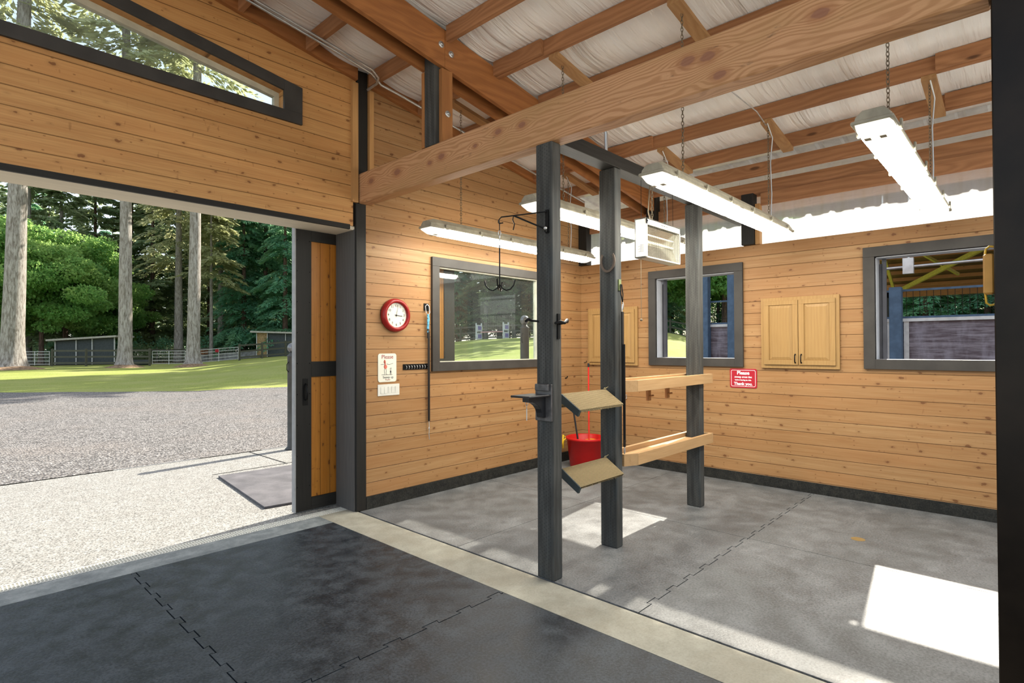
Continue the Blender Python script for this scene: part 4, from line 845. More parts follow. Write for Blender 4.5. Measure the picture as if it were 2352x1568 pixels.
# ------------------------------------------------------------------ cabinets
def cabinet(y0, y1, z0, z1, label, handles=True):
    e = empty('wall_cabinet', (W2-.02, (y0+y1)/2, z0), label, 'cabinet', 'oak wall cabinets'); xf = W2-.03; ym = (y0+y1)/2
    build(B(((xf, y0, z0), (W2-.001, y1, z1))), 'body', M_OAK, e, bevel=.002)
    for a, b, hs in ((y0+.035, ym-.003, 1), (ym+.003, y1-.035, -1)):
        d = build(B(((xf-.018, a, z0+.04), (xf-.001, b, z0+.09)), ((xf-.018, a, z1-.085), (xf-.001, b, z1-.035)), ((xf-.018, a, z0+.09), (xf-.001, a+.055, z1-.085)), ((xf-.018, b-.055, z0+.09), (xf-.001, b, z1-.085))), 'door', M_OAK, e, bevel=.002)
        za, zb, ya, yb_ = z0+.09, z1-.085, a+.055, b-.055; i = .035
        m = MB(); V = [(xf-.006, ya, za), (xf-.006, yb_, za), (xf-.006, yb_, zb), (xf-.006, ya, zb), (xf-.016, ya+i, za+i), (xf-.016, yb_-i, za+i), (xf-.016, yb_-i, zb-i), (xf-.016, ya+i, zb-i)]
        m.add(V, [(4, 5, 6, 7), (0, 1, 5, 4), (1, 2, 6, 5), (2, 3, 7, 6), (3, 0, 4, 7)]); build(m, 'raised_panel', M_OAK, d)
        hy = (b-.028) if hs == 1 else (a+.028)
        if handles: build(MB().tube([(xf-.018, hy, z0+.065), (xf-.040, hy, z0+.072), (xf-.044, hy, z0+.11), (xf-.040, hy, z0+.148), (xf-.018, hy, z0+.155)], .0055, 6).ball((xf-.02, hy, z0+.065), .009, 6).ball((xf-.02, hy, z0+.155), .009, 6), 'handle', M_BLACK, d)
cabinet(1.495, 2.293, 1.352, 2.146, 'oak double-door cabinet with black handles between the two right windows'); cabinet(3.907, 4.712, 1.345, 2.145, 'oak double-door cabinet near the corner, partly behind the middle post')
# ------------------------------------------------------------------ red sign
rs = empty('sign', (W2, 2.509, 1.11), 'red sign asking to sweep cross ties, Please and Thank you', 'sign')
m = MB(); m.prism(rrect(2.352, 1.11, 2.666, 1.336, .02), 'x', W2-.007, W2-.001); build(m, 'plate', M_REDS, rs)
m = MB(); o_ = rrect(2.368, 1.126, 2.650, 1.320, .016); i_ = rrect(2.372, 1.130, 2.646, 1.316, .013); n_ = len(o_)
m.add([(W2-.0076, a, b) for a, b in o_]+[(W2-.0076, a, b) for a, b in i_], [(k, (k+1) % n_, n_+(k+1) % n_, n_+k) for k in range(n_)]); build(m, 'border_line', M_WINK, rs, fix=False)
xf = W2-.0078; XD, ZD = (0, -1, 0), (0, 0, 1); yc = 2.509
text('Please', .058, (xf, yc, 1.285), XD, ZD, M_WINK, rs, bold=.0016); text('sweep cross ties', .030, (xf, yc, 1.238), XD, ZD, M_WINK, rs, bold=.001)
text('before leaving to ride.', .0215, (xf, yc, 1.202), XD, ZD, M_WINK, rs, bold=.0008); text('Thank you.', .048, (xf, yc, 1.157), XD, ZD, M_WINK, rs, bold=.0014)
# ------------------------------------------------------------------ bucket, broom, fork
bk = empty('muck_bucket', (6.10, 4.42, 0), 'big red plastic muck bucket with yellow rope handle in the far corner', 'bucket'); bc = (6.16, 4.40, .002)
build(MB().lathe([(.0005, 0), (.205, 0), (.212, .01), (.255, .36), (.268, .365), (.270, .395), (.258, .40), (.248, .39), (.205, .02), (.0005, .018)], bc, 'z', 40), 'tub', M_RED, bk)
for s in (-1, 1):
    a = math.radians(130 if s == 1 else -50); c = Vector((bc[0]+.27*math.cos(a), bc[1]+.27*math.sin(a), .36)); u = Vector((math.cos(a), math.sin(a), 0)); t = Vector((-u.y, u.x, 0))
    build(MB().tube([c-t*.05+Vector((0, 0, .02)), c-t*.06+u*.03+Vector((0, 0, .05)), c+u*.04+Vector((0, 0, -.06)), c+u*.035+Vector((0, 0, -.11)), c+t*.06+u*.03, c+t*.05+Vector((0, 0, .02))], .009, 8), 'rope_handle', M_YEL, bk)
bs = empty('broom', (6.2, 4.35, .05), 'red-handled broom standing in the red bucket', 'broom')
build(MB().tube([(6.19, 4.37, .355), (6.20, 4.38, 1.33)], .011, 8), 'handle', plain('red_handle', (.6, .03, .02), .3), bs); build(MB().tube([(6.20, 4.38, 1.33), (6.20, 4.38, 1.38)], .014, 8), 'grip', M_BLKP, bs)
build(B(((6.10, 4.30, .315), (6.28, 4.42, .36)), ch=.01), 'head', M_YEL, bs); build(B(((6.11, 4.31, .2), (6.27, 4.41, .315))), 'bristles', plain('straw_bristle', (.5, .38, .12), .9), bs)
tag(build(MB().tube([(6.05, 4.43, .25), (6.00, 4.52, .95)], .012, 8), 'shovel_handle', M_BLKP), 'dark tool handle leaning in the red bucket', 'tool')
tag(build(MB().tube([(6.69, 4.80, 1.375), (6.66, 4.76, 1.372), (6.63, 4.72, 1.378), (6.62, 4.71, 1.40)], .005, 6), 'wall_hook', M_BLACK), 'thin black hook on the board wall beside the corner', 'hook')
tag(build(MB().ball((6.70, 4.86, 1.10), .001, 4).tube([(6.30, 4.85, 1.16), (6.30, 4.82, 1.165), (6.30, 4.81, 1.19)], .008, 6), 'wall_hook', M_BLACK), 'small black hook on the clock wall above the saddle rack', 'hook')
exec_outdoor = True
# ================================================================== OUTDOORS
def interp(x, xs, ys):
    return float(np.interp(x, xs, ys))
def gh(x, y):
    r = math.hypot(x, y); th = math.degrees(math.atan2(x, y)); H = interp(th, (-60, 17, 23, 26.5, 44, 63, 72, 90), (.25, .25, .72, .98, 2.3, 2.7, .5, .3))
    t = min(1, max(0, (r-12)/34)); return H*t*t*(3-2*t)
def polar(px, depth):
    """world x,y of a photo column at a given distance along the view axis (used only to lay out the far grounds)"""
    d = _f*1.0+_r*((px-1176)/FPX); return d.x*depth, d.y*depth
def terrain(name, mat, test, dz, label, cat, rr, tt):
    V = []; F = []; n = len(tt)
    for r in rr:
        for t in tt: a = math.radians(t); x, y = r*math.sin(a), r*math.cos(a); V.append((x, y, gh(x, y)+dz))
    for i in range(len(rr)-1):
        for j in range(n-1):
            k = i*n+j; c = [V[k], V[k+1], V[k+n], V[k+n+1]]
            if all(test(p[0], p[1]) for p in c): F.append((k, k+1, k+n+1, k+n))
    used = sorted({i for f in F for i in f}); mp = {o: i for i, o in enumerate(used)}
    mb = MB(); mb.add([V[i] for i in used], [tuple(mp[i] for i in f) for f in F], True); return tag(build(mb, name, mat), label, cat, kind='structure')
rr = list(np.linspace(5.2, 60, 90)); tt = list(np.linspace(-50, 110, 170))
terrain('lawn', M_GRASS, lambda x, y: (y > 8.7 or x > 7.2), -.03, 'sunny green lawn with long tree shadows beyond the gravel', 'lawn', rr, tt)
terrain('forest_floor', M_FLOORW, lambda x, y: True, -.05, 'dark litter ground beneath the trees behind the paddock', 'ground', [59, 62, 68, 80, 100, 140], tt)
V = []; F = []; xs = np.linspace(-16, 16, 65); n = 30
for x in xs:
    yb0 = 8.88; yb1 = max(10.0, 27.9-.855*x)
    for j in range(n+1): y = yb0+(yb1-yb0)*j/n; V.append((x, y, gh(x, y)+.006+.012*math.sin(x*3.1+y*2)*math.sin(y*1.7)*min(1, j/3)))
for i in range(len(xs)-1):
    for j in range(n): k = i*(n+1)+j; F.append((k, k+1, k+n+2, k+n+1))
tag(build(MB().add(V, F, True), 'gravel_drive', M_GRAV), 'grey gravel drive between the concrete apron and the lawn', 'gravel', kind='structure')
# earth under apron sides
tag(build(B(((-16, 5.0, -.2), (-2.6, 8.9, -.01))), 'gravel_verge', M_GRAV), 'gravel beyond the left end of the apron', 'gravel', kind='structure')
# outdoor rubber mat
m = MB(); m.prism([(2.60, 7.42), (2.40, 5.62), (3.6, 5.45), (3.8, 7.35)], 'z', .0, .02)
tag(build(m, 'door_mat', M_MATO), 'flat grey rubber mat lying on the sunlit apron behind the sliding door', 'mat')
# bollards
def bollard(x, y, z0, top, label, r=.074):
    e = empty('hitching_post', (x, y, z0), label, 'hitching post', 'round iron hitching posts')
    build(MB().lathe([(.0005, 0), (.11, 0), (.11, .012), (r+.012, .03), (r, .05), (r, top-.22), (r+.006, top-.215), (r+.006, top-.2), (r-.03, top-.17), (r-.036, top-.15), (.0005, top-.15)], (x, y, z0), 'z', 24), 'shaft', plain('dark_post_iron', (.085, .085, .08), .5, .3), e)
    build(MB().ball((x, y, z0+top-.075), .078, 18), 'ball', plain('grey_iron_ball', (.20, .20, .20), .28, .7), e)
    build(MB().tube([(x-r, y-.02, z0+top-.3), (x-r-.03, y-.03, z0+top-.34), (x-r-.03, y-.03, z0+top-.42), (x-r, y-.02, z0+top-.46)], .006, 6), 'tie_ring', M_BLACK, e)
bollard(4.12, 8.62, 0, 1.68, 'iron hitching post with ball top just left of the sliding door edge')
x, y = polar(1205, 9.4); bollard(x, y, 0, 2.13, 'iron hitching post with ball top seen through the wide window')
x, y = polar(1233, 8.6); gm = empty('garden_figurine', (x, y, .9), 'small figurine in a blue coat outside the wide window edge', 'figurine')
build(B(((x-.06, y-.06, -.0), (x+.06, y+.06, 1.38)), ch=.005), 'stand', M_DKZ, gm)
build(MB().lathe([(.0005, 0), (.045, 0), (.035, .08), (.045, .12), (.02, .16), (.0005, .165)], (x, y, 1.38), 'z', 12), 'coat', plain('teal_paint', (.03, .28, .34), .5), gm)
build(MB().ball((x, y, 1.57), .028, 10), 'head', plain('skin_paint', (.55, .32, .22), .6), gm); build(MB().lathe([(.03, 0), (.0005, .09)], (x, y, 1.58), 'z', 12), 'hat', M_MAROON, gm)
# ---- trees
RN = random.Random(7); NR = np.random.RandomState(5)
def quads(P0, D, S, L, W_):
    """diamond sprays: base P0, direction D, side S"""
    L = L[:, None]; W_ = W_[:, None]
    v = np.stack([P0, P0+D*L*.5+S*W_*.5, P0+D*L, P0+D*L*.5-S*W_*.5], 1).reshape(-1, 3)
    return v
def mesh_np(name, V, mat):
    n = len(V)//4; me = bpy.data.meshes.new(name); me.vertices.add(len(V)); me.vertices.foreach_set('co', V.astype(np.float32).ravel())
    me.loops.add(len(V)); me.loops.foreach_set('vertex_index', np.arange(len(V), dtype=np.int32)); me.polygons.add(n)
    me.polygons.foreach_set('loop_start', np.arange(0, 4*n, 4, dtype=np.int32)); me.polygons.foreach_set('loop_total', np.full(n, 4, dtype=np.int32))
    me.update(calc_edges=True); me.materials.append(mat); return me
def nrm(a): return a/np.maximum(1e-6, np.linalg.norm(a, axis=1))[:, None]
def conifer_mesh(name, H, h0, R, nb, ns, mat, droop=.35, size=.42, seed=1, top=.12):
    r = np.random.RandomState(seed); out = []
    t = r.rand(nb)**.9; z = h0+(H-h0)*t; az = r.rand(nb)*2*np.pi; ln = R*((1-t)**.75*.88+top)*(.7+.45*r.rand(nb))
    for i in range(nb):
        d = np.array([np.cos(az[i]), np.sin(az[i]), 0]); sd = np.array([-d[1], d[0], 0]); s = .12+.88*r.rand(ns)**.65
        w = (r.rand(ns)-.5)*2*(.08+.30*(1-s)+.12)*ln[i]*.55
        Pp = d*(s*ln[i])[:, None]+sd*w[:, None]; Pp[:, 2] = z[i]+.12*s*ln[i]-droop*ln[i]*s**2+(r.rand(ns)-.5)*.18-np.abs(w)*.25
        D = nrm(d*(.7+.2*r.rand(ns))[:, None]+sd*(np.sign(w)*(.3+.7*r.rand(ns)))[:, None]+np.stack([(r.rand(ns)-.5)*.5, (r.rand(ns)-.5)*.5, -.15-.55*r.rand(ns)], 1))
        S = nrm(np.cross(D, np.stack([r.rand(ns)-.5, r.rand(ns)-.5, .6+r.rand(ns)*.6], 1)))
        out.append(quads(Pp, D, S, size*(.6+.8*r.rand(ns)), size*.42*(.6+.8*r.rand(ns))))
    return mesh_np(name, np.concatenate(out), mat)
def blob_mesh(name, cl, n, mat, size=.2, seed=1):
    r = np.random.RandomState(seed); out = []
    for (cx, cy, cz, rx, ry, rz) in cl:
        k = int(n*(rx*ry+rx*rz)/2); u = nrm(r.randn(k, 3)); q = u*(r.rand(k)**.25)[:, None]*np.array([rx, ry, rz])*(1+.12*np.sin(u[:, :1]*9+cz)*np.cos(u[:, 1:2]*8)); Pp = q+np.array([cx, cy, cz])
        D = nrm(u*.7+r.randn(k, 3)*.6+np.array([0, 0, -.35])); S = nrm(np.cross(D, r.randn(k, 3)+np.array([0, 0, 1.0])))
        out.append(quads(Pp, D, S, size*(.6+.8*r.rand(k)), size*.8*(.6+.8*r.rand(k))))
    return mesh_np(name, np.concatenate(out), mat)
def trunk_mb(H, r0, r1, flare=1.0, lean=(0, 0), n=16, seed=0):
    rd = random.Random(seed); m = MB(); zs = [0, .12, .3, .6, 1.0, 1.6, 2.5]+[2.5+(H-2.5)*k/8 for k in range(1, 9)]; V = []; F = []
    for z in zs:
        rz = r0+(r1-r0)*z/H+flare*r0*.9*math.exp(-z/.42)
        for k in range(n):
            a = 2*math.pi*k/n; q = 1+.09*math.sin(3*a+seed)*math.exp(-z/1.0)*2*flare+.03*math.sin(5*a+z*1.1+seed)
            V.append((lean[0]*z+rz*q*math.cos(a), lean[1]*z+rz*q*math.sin(a), z-.15))
    for i in range(len(zs)-1):
        for k in range(n): F.append((i*n+k, i*n+(k+1) % n, (i+1)*n+(k+1) % n, (i+1)*n+k))
    return m.add(V, F, True)
CROWN = {}
CROWN['fir'] = conifer_mesh('fir_crown', 30, 3.0, 4.6, 170, 130, M_FIR, .38, .48, 1)
CROWN['fir2'] = conifer_mesh('fir_crown', 27, 1.0, 4.0, 160, 130, M_FIR, .25, .44, 2)
CROWN['cedar'] = conifer_mesh('cedar_crown', 22, .8, 3.6, 210, 170, M_CEDAR, .5, .32, 3, .18)
CROWN['pale'] = conifer_mesh('pale_crown', 24, 9.0, 4.2, 110, 110, M_PALEF, .4, .5, 4)
CROWN['high'] = conifer_mesh('high_crown', 34, 14.5, 5.2, 120, 110, M_PALEF, .45, .55, 5, .25)
_r9 = np.random.RandomState(9); _cl = []
for _i in range(95):
    _u = nrm(_r9.randn(1, 3))[0]*(_r9.rand()**.4); _z = 6.6+_u[2]*4.6; _w = 1.0+.12*_r9.randn(); _cl.append((_u[0]*4.3*_w, _u[1]*4.3*_w, _z, *(np.array([1.25, 1.25, .62])*(.7+.6*_r9.rand()))))
CROWN['maple'] = blob_mesh('maple_crown', _cl, 620, M_MAPLE, .21, 6)
CROWN['bush'] = blob_mesh('bush', [(0, 0, .8, 1.2, 1.2, .9), (.9, .3, .6, .9, .9, .6), (-.8, -.2, .5, .8, .8, .6)], 420, M_FIR, .16, 7)
CROWN['shrub'] = blob_mesh('shrub', [(0, 0, 1.3, 1.5, 1.5, 1.4)], 420, M_CEDAR, .2, 8)
TR = {k: None for k in CROWN}
TRM = {}
def trunk_mesh(kind):
    if kind in TRM: return TRM[kind]
    H, r0, r1, mt = {'fir': (28, .33, .05, M_BARK3), 'fir2': (25, .25, .04, M_BARK2), 'cedar': (20, .3, .05, M_BARK2), 'pale': (23, .22, .05, M_BARK3), 'maple': (7, .22, .1, M_BARK2), 'high': (33, .62, .2, M_BARK)}[kind]
    o = build(trunk_mb(H, r0, r1, .35, seed=len(TRM)), 'trunk', mt); me = o.data; off_ = Vector(o.location); me.transform(Matrix.Translation(off_)); bpy.data.objects.remove(o); TRM[kind] = me; return me
def tree(kind, x, y, s, label, group, name='conifer_tree', rot=None, z=None, cat='tree', trunk=True):
    e = empty(name, (x, y, (gh(x, y) if z is None else z)-.05), label, cat, group); e.scale = (s, s, s); e.rotation_euler[2] = RN.random()*6.28 if rot is None else rot
    c = bpy.data.objects.new('crown', CROWN[kind]); COL.objects.link(c); c.parent = e
    if trunk: t = bpy.data.objects.new('trunk', trunk_mesh(kind)); COL.objects.link(t); t.parent = e
    return e
# three big near fir trunks
for px_, dp, rad, lean, lb in ((27, 38, .66, (.030, 0), 'thickest grey fir trunk at the left edge of the doorway view'), (288, 41, .46, (.0, .0), 'tall grey fir trunk in the middle of the doorway view beside the shed'), (444, 42, .46, (.012, 0), 'tall grey fir trunk right of centre in the doorway view before the gates')):
    x, y = polar(px_, dp); e = empty('fir_tree', (x, y, gh(x, y)), lb, 'tree', 'big fir trunks on the lawn')
    o = build(trunk_mb(32, rad, rad*.42, .75, (lean[0]*_r.x, lean[0]*_r.y), 28, seed=int(px_)), 'trunk', M_BARK); o.parent = e; o.location = o.location
    c = bpy.data.objects.new('crown', CROWN['high']); COL.objects.link(c); c.parent = e; c.rotation_euler[2] = px_; c.location.z = 2.5
    o = build(MB().lathe([(rad*3.4, -.12), (rad*2.2, .06), (rad*1.2, .2), (.01, .25)], (0, 0, 0), 'z', 20), 'root_mound', plain('bark_mulch', (.24, .16, .10), .95, var=.5, sc=6)); o.parent = e; o.location = (0, 0, -.12)
# fir trunks mid distance (bare lower trunk)
for px_, dp, k, s, lb in ((410, 58, 'high', .72, 'pale slim trunk left of the right-hand big fir'), (507, 62, 'high', .6, 'slim pale trunk just right of the right-hand big fir'), (65, 58, 'fir', 1.0, 'brown trunk right of the leftmost big fir'), (140, 60, 'fir', .95, 'brown trunk behind the long black shed roof'), (350, 66, 'fir2', 1.2, 'slim dark conifer left of centre in the doorway'), (218, 64, 'fir2', 1.1, 'slim conifer left of the middle big fir'), (480, 70, 'fir2', 1.1, 'dark conifer between the right-hand trunks')):
    x, y = polar(px_, dp); tree(k, x, y, s, lb+', standing in the woods', 'woodland conifers behind the paddock', 'conifer_tree')
for px_, dp, s, lb in ((95, 50, 1.0, 'bright green maple right behind the leftmost big fir'), (150, 54, 1.15, 'bright green maple left of the middle big fir'), (-60, 48, 1.2, 'bright green maple at the far left edge of the doorway'), (245, 60, .8, 'smaller yellowish green maple beside the middle big fir')):
    x, y = polar(px_, dp); tree('maple', x, y, s, lb, 'maples at the wood edge', 'maple_tree')
for px_, dp, s in ((560, 60, 1.0), (610, 62, 1.15), (655, 58, 1.0), (700, 66, 1.2), (585, 72, 1.3), (640, 76, 1.35)):
    x, y = polar(px_, dp); tree('cedar', x, y, s, 'blue-green cedar in the row at the right side of the doorway view', 'cedars behind the right-hand shed', 'cedar_tree')
for px_, dp, s in ((485, 56, .85), (450, 74, 1.0)):
    x, y = polar(px_, dp); tree('pale', x, y, s, 'pale sunlit fir behind the right-hand big trunk', 'pale sunlit firs', 'conifer_tree')
# woods fill
for i in range(80):
    px_ = -420+i*30+RN.uniform(-14, 14); dp = 70+(i % 4)*7+RN.uniform(-3, 3)
    if 90 < px_ < 230 and i % 2: continue
    x, y = polar(px_, dp)
    if math.degrees(math.atan2(x, y)) > 66: continue
    tree(RN.choice(['fir', 'fir2', 'fir', 'cedar']), x, y, RN.uniform(.85, 1.15), 'dense dark conifer in the woods behind the paddocks', 'conifers in the far woods')
for i in range(26):
    px_ = 720+i*33; dp = 62+(i % 2)*7
    x, y = polar(px_, dp)
    tree(RN.choice(['cedar', 'fir2', 'fir']), x, y, RN.uniform(.55, .8), 'conifer seen through the windows beyond the upper lawn', 'conifers beyond the upper lawn')
for i in range(44):   # behind the arena
    y = 26-i*1.0; x = 44+(i % 3)*4+(18 if y > 7 else 0); tree(RN.choice(['cedar', 'fir2', 'cedar']), x, y, RN.uniform(.7, 1.0), 'conifer beyond the covered arena', 'conifers beyond the arena', z=.3)
for x, y, s in ((57, 27, 1.3), (54, 22, 1.2)): tree('maple', x, y, s*1.25, 'pale green leafy tree seen through the smaller window', 'leafy trees by the arena corner', 'maple_tree')
for i in range(24):
    x, y = polar(20+i*30+RN.uniform(-9, 9), 59.5+RN.uniform(0, 3)); tree('bush' if i % 3 else 'shrub', x, y, RN.uniform(.8, 1.5), 'dark green bush at the foot of the woods', 'bushes at the foot of the woods', 'bush', cat='bush', trunk=False)
for i, x in enumerate(range(-6, 50, 7)):   # trees to the right that throw shadows over the lawn
    pass
for (x, y, s) in ((42, 31.5, 1.0), (46, 35.3, 1.1), (38, 28.3, .9), (50, 39, 1.1)):
    tree('high', x, y, s, 'fir standing on the upper lawn behind the clock wall', 'firs on the upper lawn')
# ---- fences and sheds
def fence_run(pts, label, h=1.25, rails=3, panels=False):
    e = empty('paddock_fence', (pts[0][0], pts[0][1], gh(*pts[0])), label, 'fence')
    for x, y in pts: z = gh(x, y); build(B(((x-.075, y-.075, z-.2), (x+.075, y+.075, z+h+.08)), ch=.01), 'fence_post', M_FENCE, e)
    for i in range(len(pts)-1):
        a, b = pts[i], pts[i+1]
        for k in range(rails):
            dz = h-.08-k*(h-.3)/(rails-1); build(MB().bar((a[0], a[1], gh(*a)+dz), (b[0], b[1], gh(*b)+dz), .05, .14), 'rail', M_FENCE, e)
    return e
def gate(a, b, label, h=1.15, mid=(.5,)):
    e = empty('metal_gate', (a[0], a[1], gh(*a)), label, 'gate'); A, Bq = Vector((*a, gh(*a))), Vector((*b, gh(*b))); Z = Vector((0, 0, 1)); m = MB()
    for dz in (.12, .38, .66, .92, h): m.tube([A+Z*dz, Bq+Z*dz], .022, 5)
    for t in (0,)+tuple(mid)+(1,): p_ = A+(Bq-A)*t; m.tube([p_+Z*.05, p_+Z*h], .025, 5)
    build(m, 'frame', M_GATE, e); m = MB(); n = int((Bq-A).length/.12)
    for i in range(1, n): p_ = A+(Bq-A)*(i/n); m.tube([p_+Z*.12, p_+Z*h], .006, 3)
    build(m, 'wire_mesh', M_STEEL, e)
    return e
fp = [polar(p_, 45) for p_ in (120, 198, 270, 344)]; fence_run(fp, 'dark three-rail paddock fence in front of the long black shed', 1.28)
fence_run([polar(550, 49), polar(602, 50.5), polar(656, 52), polar(720, 53.5)], 'dark three-rail paddock fence at the right, before the small pale shed', 1.35)
gate(polar(46, 45.3), polar(114, 45.1), 'wire mesh gate between the leftmost fir and the dark fence')
gate(polar(350, 45.2), polar(425, 46.2), 'white tube gate left of the right-hand big fir')
g2 = gate(polar(456, 47), polar(547, 48.8), 'white tube gate right of the right-hand big fir, with a small red sign')
x, y = polar(498, 47.75); build(B(((x-.14, y-.03, gh(x, y)+.85), (x+.14, y-.01, gh(x, y)+1.1))), 'small_sign', M_REDS, g2)
fence_run([polar(p_, 56) for p_ in (300, 360, 420, 480)], 'far brown paddock fence behind the white gates', 1.3, 2)
fence_run([polar(p_, 52-.0*p_) for p_ in (1010, 1058, 1118, 1178, 1240, 1300)], 'grey rail fence across the upper lawn seen through the wide window', 1.35)
fence_run([polar(p_, 54) for p_ in (1490, 1540, 1580, 1625)], 'grey rail fence seen through the smaller window', 1.45)
def shed(px0, px1, dp, z0, h0, h1, label, osb=False):
    A, Bq = Vector((*polar(px0, dp), z0)), Vector((*polar(px1, dp+.8), z0)); u = (Bq-A).normalized(); dpv = Vector((u.y*-1, u.x, 0)); Z = Vector((0, 0, 1)); L = (Bq-A).length
    e = empty('run_in_shed', A, label, 'shed')
    def quadp(a, b, za, zb, d0, d1): return MB().add([a+dpv*d0, b+dpv*d0, b+dpv*d0+Z*zb, a+dpv*d0+Z*za, a+dpv*d1, b+dpv*d1, b+dpv*d1+Z*zb, a+dpv*d1+Z*za], [(0, 1, 2, 3), (7, 6, 5, 4), (0, 4, 5, 1), (1, 5, 6, 2), (2, 6, 7, 3), (3, 7, 4, 0)])
    s = A+u*(L*.22 if osb else 0)
    build(quadp(s, Bq, h0, h1, 0, .08), 'wall_panel', M_GREYP, e)
    if osb: build(quadp(A, s, h0, h0, .0, .08), 'end_panel', M_OSB, e)
    build(quadp(A-u*.5, Bq+u*.3, h0+.18, h1+.18, -.5, 2.8), 'roof', plain('pale_roof_edge', (.42, .40, .34), .6), e).location += Vector((0, 0, 0))
    for t in ((0, .35, .62, 1) if not osb else (0, .22, .6, .97)): p_ = A+u*(L*t); build(MB().bar(p_-dpv*.06, p_-dpv*.06+Z*(h0+(h1-h0)*t), .12, .05, up=u), 'batten', M_GATE, e)
    return e
def fixroof():
    pass
zz = gh(*polar(200, 48.5)); shed(128, 264, 48.5, zz, 2.0, 2.35, 'long low black shed with pale battens left of the middle big fir')
zz = gh(*polar(620, 55)); shed(590, 700, 55, zz, 2.35, 2.2, 'small run-in shed with a pale flat roof and wood panel at the right', True)
for o in bpy.data.objects:
    if o.name.startswith('roof') and o.parent and o.parent.name.startswith('run_in_shed'):
        me = o.data; zs = sorted({round(v.co.z, 3) for v in me.vertices})
        for v in me.vertices:
            if v.co.z < .05: v.co.z = max(w_.co.z for w_ in me.vertices if abs(w_.co.x-v.co.x) < .02 and abs(w_.co.y-v.co.y) < .02)-.16
# jump standards, pole, planters, trough, block wall
for px_, lb in ((1100, 'left white jump wing on the upper lawn'), (1162, 'right white jump wing on the upper lawn')):
    x, y = polar(px_, 48); z = gh(x, y); e = empty('jump_standard', (x, y, z), lb, 'jump standard')
    build(B(((x-.3, y-.1, z), (x+.3, y+.1, z+.55)), ((x-.3, y-.1, z+.7), (x+.3, y+.1, z+1.25)), ((x-.34, y-.06, z), (x-.28, y+.06, z+1.4)), ((x+.28, y-.06, z), (x+.34, y+.06, z+1.4))), 'wing', M_GATE, e); build(B(((x-.2, y-.12, z+.12), (x+.2, y-.1, z+.44)), ((x-.2, y-.12, z+.82), (x+.2, y-.1, z+1.14))), 'coloured_panel', plain('violet_paint', (.20, .16, .38), .6), e)
a, b = polar(1104, 47.8), polar(1158, 47.8); tag(build(MB().tube([(*a, gh(*a)+.6), (*b, gh(*b)+.6)], .05, 8), 'jump_pole', plain('red_white_pole', (.7, .35, .32), .6)), 'pinkish jump pole laid between the two white wings', 'pole')
for px_ in (467, 478):
    x, y = polar(px_, 57); z = gh(x, y)+.75; tag(build(MB().lathe([(.0005, 0), (.26, 0), (.36, .55), (.4, .56), (.4, .62), (.0005, .6)], (x, y, z-.1), 'z', 14), 'clay_pot', M_CLAY), 'terracotta pot on the wall, %s one of the pair' % ('left' if px_ < 470 else 'right'), 'pot', 'terracotta pots')
m = MB(); pts = [polar(p_, 57.6) for p_ in range(455, 600, 12)]
for i in range(len(pts)-1): a, b = pts[i], pts[i+1]; m.bar((*a, gh(*a)+.3), (*b, gh(*b)+.3), .4, .7)
tag(build(m, 'block_wall', M_STONE), 'low grey block retaining wall at the edge of the woods', 'retaining wall')
x, y = polar(325, 46.5); tag(build(MB().lathe([(.0005, .35), (.62, .35), (.66, .4), (.66, 0), (.6, 0)], (x, y, gh(x, y)), 'z', 18), 'water_trough', M_GREYP), 'round grey water trough by the middle big fir', 'trough')
# ---- covered arena beyond the right wall
AX = 13.0
kr = empty('arena_kickwall', (AX, 2, 0), 'weathered board kick wall of the covered arena', 'wall panel')
build(B(((AX, -4.5, 0), (AX+.06, 5.70, 2.06))), 'boards', M_KICK, kr); build(B(((AX-.06, -4.5, 2.06), (AX+.1, 5.72, 2.12))), 'cap_rail', M_GATE, kr)
for y, lb in ((5.72, 'blue-grey arena post at the left in the smaller window'), (5.06, 'blue-grey arena post near the right side of the smaller window'), (1.93, 'blue-grey arena post seen through the large window'), (-1.6, 'blue-grey arena post hidden behind the dark right edge')):
    e = empty('arena_post', (AX-.1, y, 0), lb, 'post', 'blue-grey arena posts'); build(B(((AX-.2, y-.1, 0), (AX-.02, y+.1, 2.72 if y < 5 else 3.6)), ch=.01), 'shaft', M_BLUEP, e)
    if y < 5 and y > 0: build(B(((AX-.03, y-.19, 0), (AX-.01, y-.11, 2.06)), ((AX-.03, y+.11, 0), (AX-.01, y+.17, 2.06))), 'pale_strips', M_GATE, e)
mp = empty('arena_mesh_panel', (AX, 0, 2.12), 'dark wire mesh panel on top of the arena kick wall', 'mesh panel'); m = MB()
for i in range(95): y = -4+i*.105; m.box((AX+.01, y, 2.12), (AX+.018, y+.008, 2.66))
for z in (2.25, 2.38, 2.51): m.box((AX+.012, -4.4, z), (AX+.018, 5.7, z+.006))
build(m, 'mesh', M_BLACK, mp); build(B(((AX-.01, -4.4, 2.64), (AX+.03, 5.7, 2.68)), ((AX-.01, -4.4, 2.12), (AX+.03, 5.7, 2.16))), 'frame', M_BLUEP, mp)
ra = empty('arena_roof', (25, 0, 4.8), 'covered arena roof with brown purlins and yellow braces', 'roof')
m = MB()
for s in (1, -1): m.add([(25+s*13, -16, 4.9), (25+s*13, 6.2, 4.9), (25, 6.2, 7.0), (25, -16, 7.0), (25+s*13, -16, 5.0), (25+s*13, 6.2, 5.0), (25, 6.2, 7.1), (25, -16, 7.1)], [(0, 1, 2, 3), (4, 5, 6, 7), (0, 1, 5, 4), (1, 2, 6, 5), (2, 3, 7, 6), (3, 0, 4, 7)])
build(m, 'roof_sheet', plain('brown_roof_deck', (.13, .075, .04), .8), ra)
m = MB()
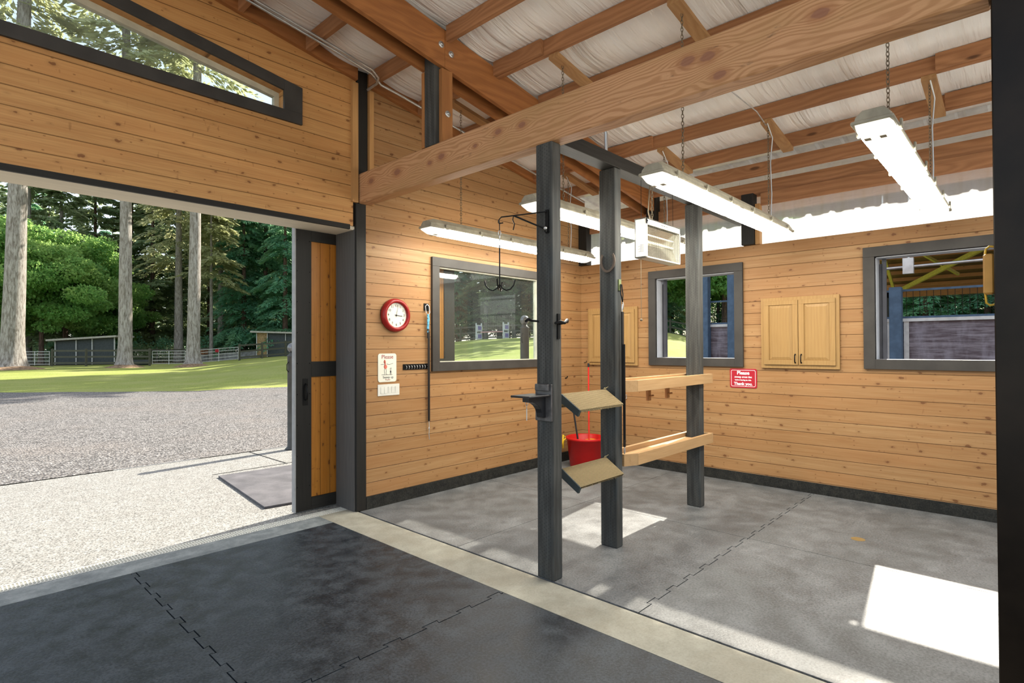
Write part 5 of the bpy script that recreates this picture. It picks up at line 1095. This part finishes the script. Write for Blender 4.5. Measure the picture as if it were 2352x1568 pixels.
for i in range(-9, 10): x = 25+i*1.35; z = 4.85+2.1*(1-abs(x-25)/13); m.box((x-.03, -16, z-.18), (x+.03, 6.2, z-.0))
build(m, 'purlins', M_LY, ra)
m = MB(); m.box((37.6, -16, 4.3), (37.9, 6.2, 4.9)); m.box((12.0, -16, 4.35), (12.2, 6.2, 4.9)); build(m, 'header', M_LY, ra)
m = MB(); m.bar((37, 5.6, 4.5), (25, -1.5, 6.4), .12, .2); m.bar((37.5, 5.6, 4.3), (30, 5.0, 6.0), .12, .16); m.bar((30, 4.0, 6.0), (34, 2.6, 5.0), .1, .12); m.bar((14, 5.9, 4.9), (26, 2, 6.6), .1, .14)
build(m, 'braces', M_YTRUSS, ra)
m = MB()
for (x, y) in ((37.6, 6), (37.6, -3), (37.6, -12), (25, 6.1)): m.box((x, y-.12, 0), (x+.2, y+.12, 4.6))
build(m, 'columns', M_DKZ, ra)
fk = empty('arena_kickwall', (37.5, 0, 0), 'far board kick wall of the covered arena', 'wall panel'); build(B(((37.5, -16, 0), (37.6, 6, 1.5))), 'boards', M_KICK, fk); build(B(((37.4, -16, 2.0), (37.45, 6, 2.1)), ((37.4, -16, 2.5), (37.45, 6, 2.6))), 'white_rails', M_GATE, fk)
tag(build(B(((13.2, -16, -.3), (37.4, 6, .02))), 'arena_ground', plain('arena_sand', (.33, .27, .2), .95)), 'sand floor of the covered arena', 'ground', kind='structure')
tag(build(B(((6.9, -16, -.3), (13.2, 8, .0))), 'gravel_yard', M_GRAV), 'gravel yard between the barn wall and the arena', 'gravel', kind='structure')
tag(build(MB().tube([(12.1, -3, 3.06), (12.1, 2.1, 3.0)], .025, 8).tube([(12.1, 2.0, 3.0), (12.1, 2.0, 4.36)], .02, 6).tube([(12.1, -2.9, 3.06), (12.1, -2.9, 4.36)], .02, 6).tube([(12.1, 1.62, 3.0), (12.1, 1.6, 4.36)], .02, 6).box((12.05, 1.54, 2.88), (12.15, 1.70, 3.16)), 'hanging_rail', M_STEEL), 'galvanised bar hung from the arena eave, seen through the large window', 'rail')
tag(build(B(((-60, -60, -.4), (-3.0, 5.0, -.05)), ((-3.0, -60, -.4), (60, -16.0, -.05)), ((-3.0, -16, -.4), (6.9, -3.0, -.05))), 'bounce_yard', plain('pale_bounce_ground', (.55, .53, .49), .9)), 'unseen pale ground added around the open barn sides to bounce sunlight inside', 'paving', kind='structure')  # unseen ground added behind the camera, kept pale to bounce sun onto the ceiling
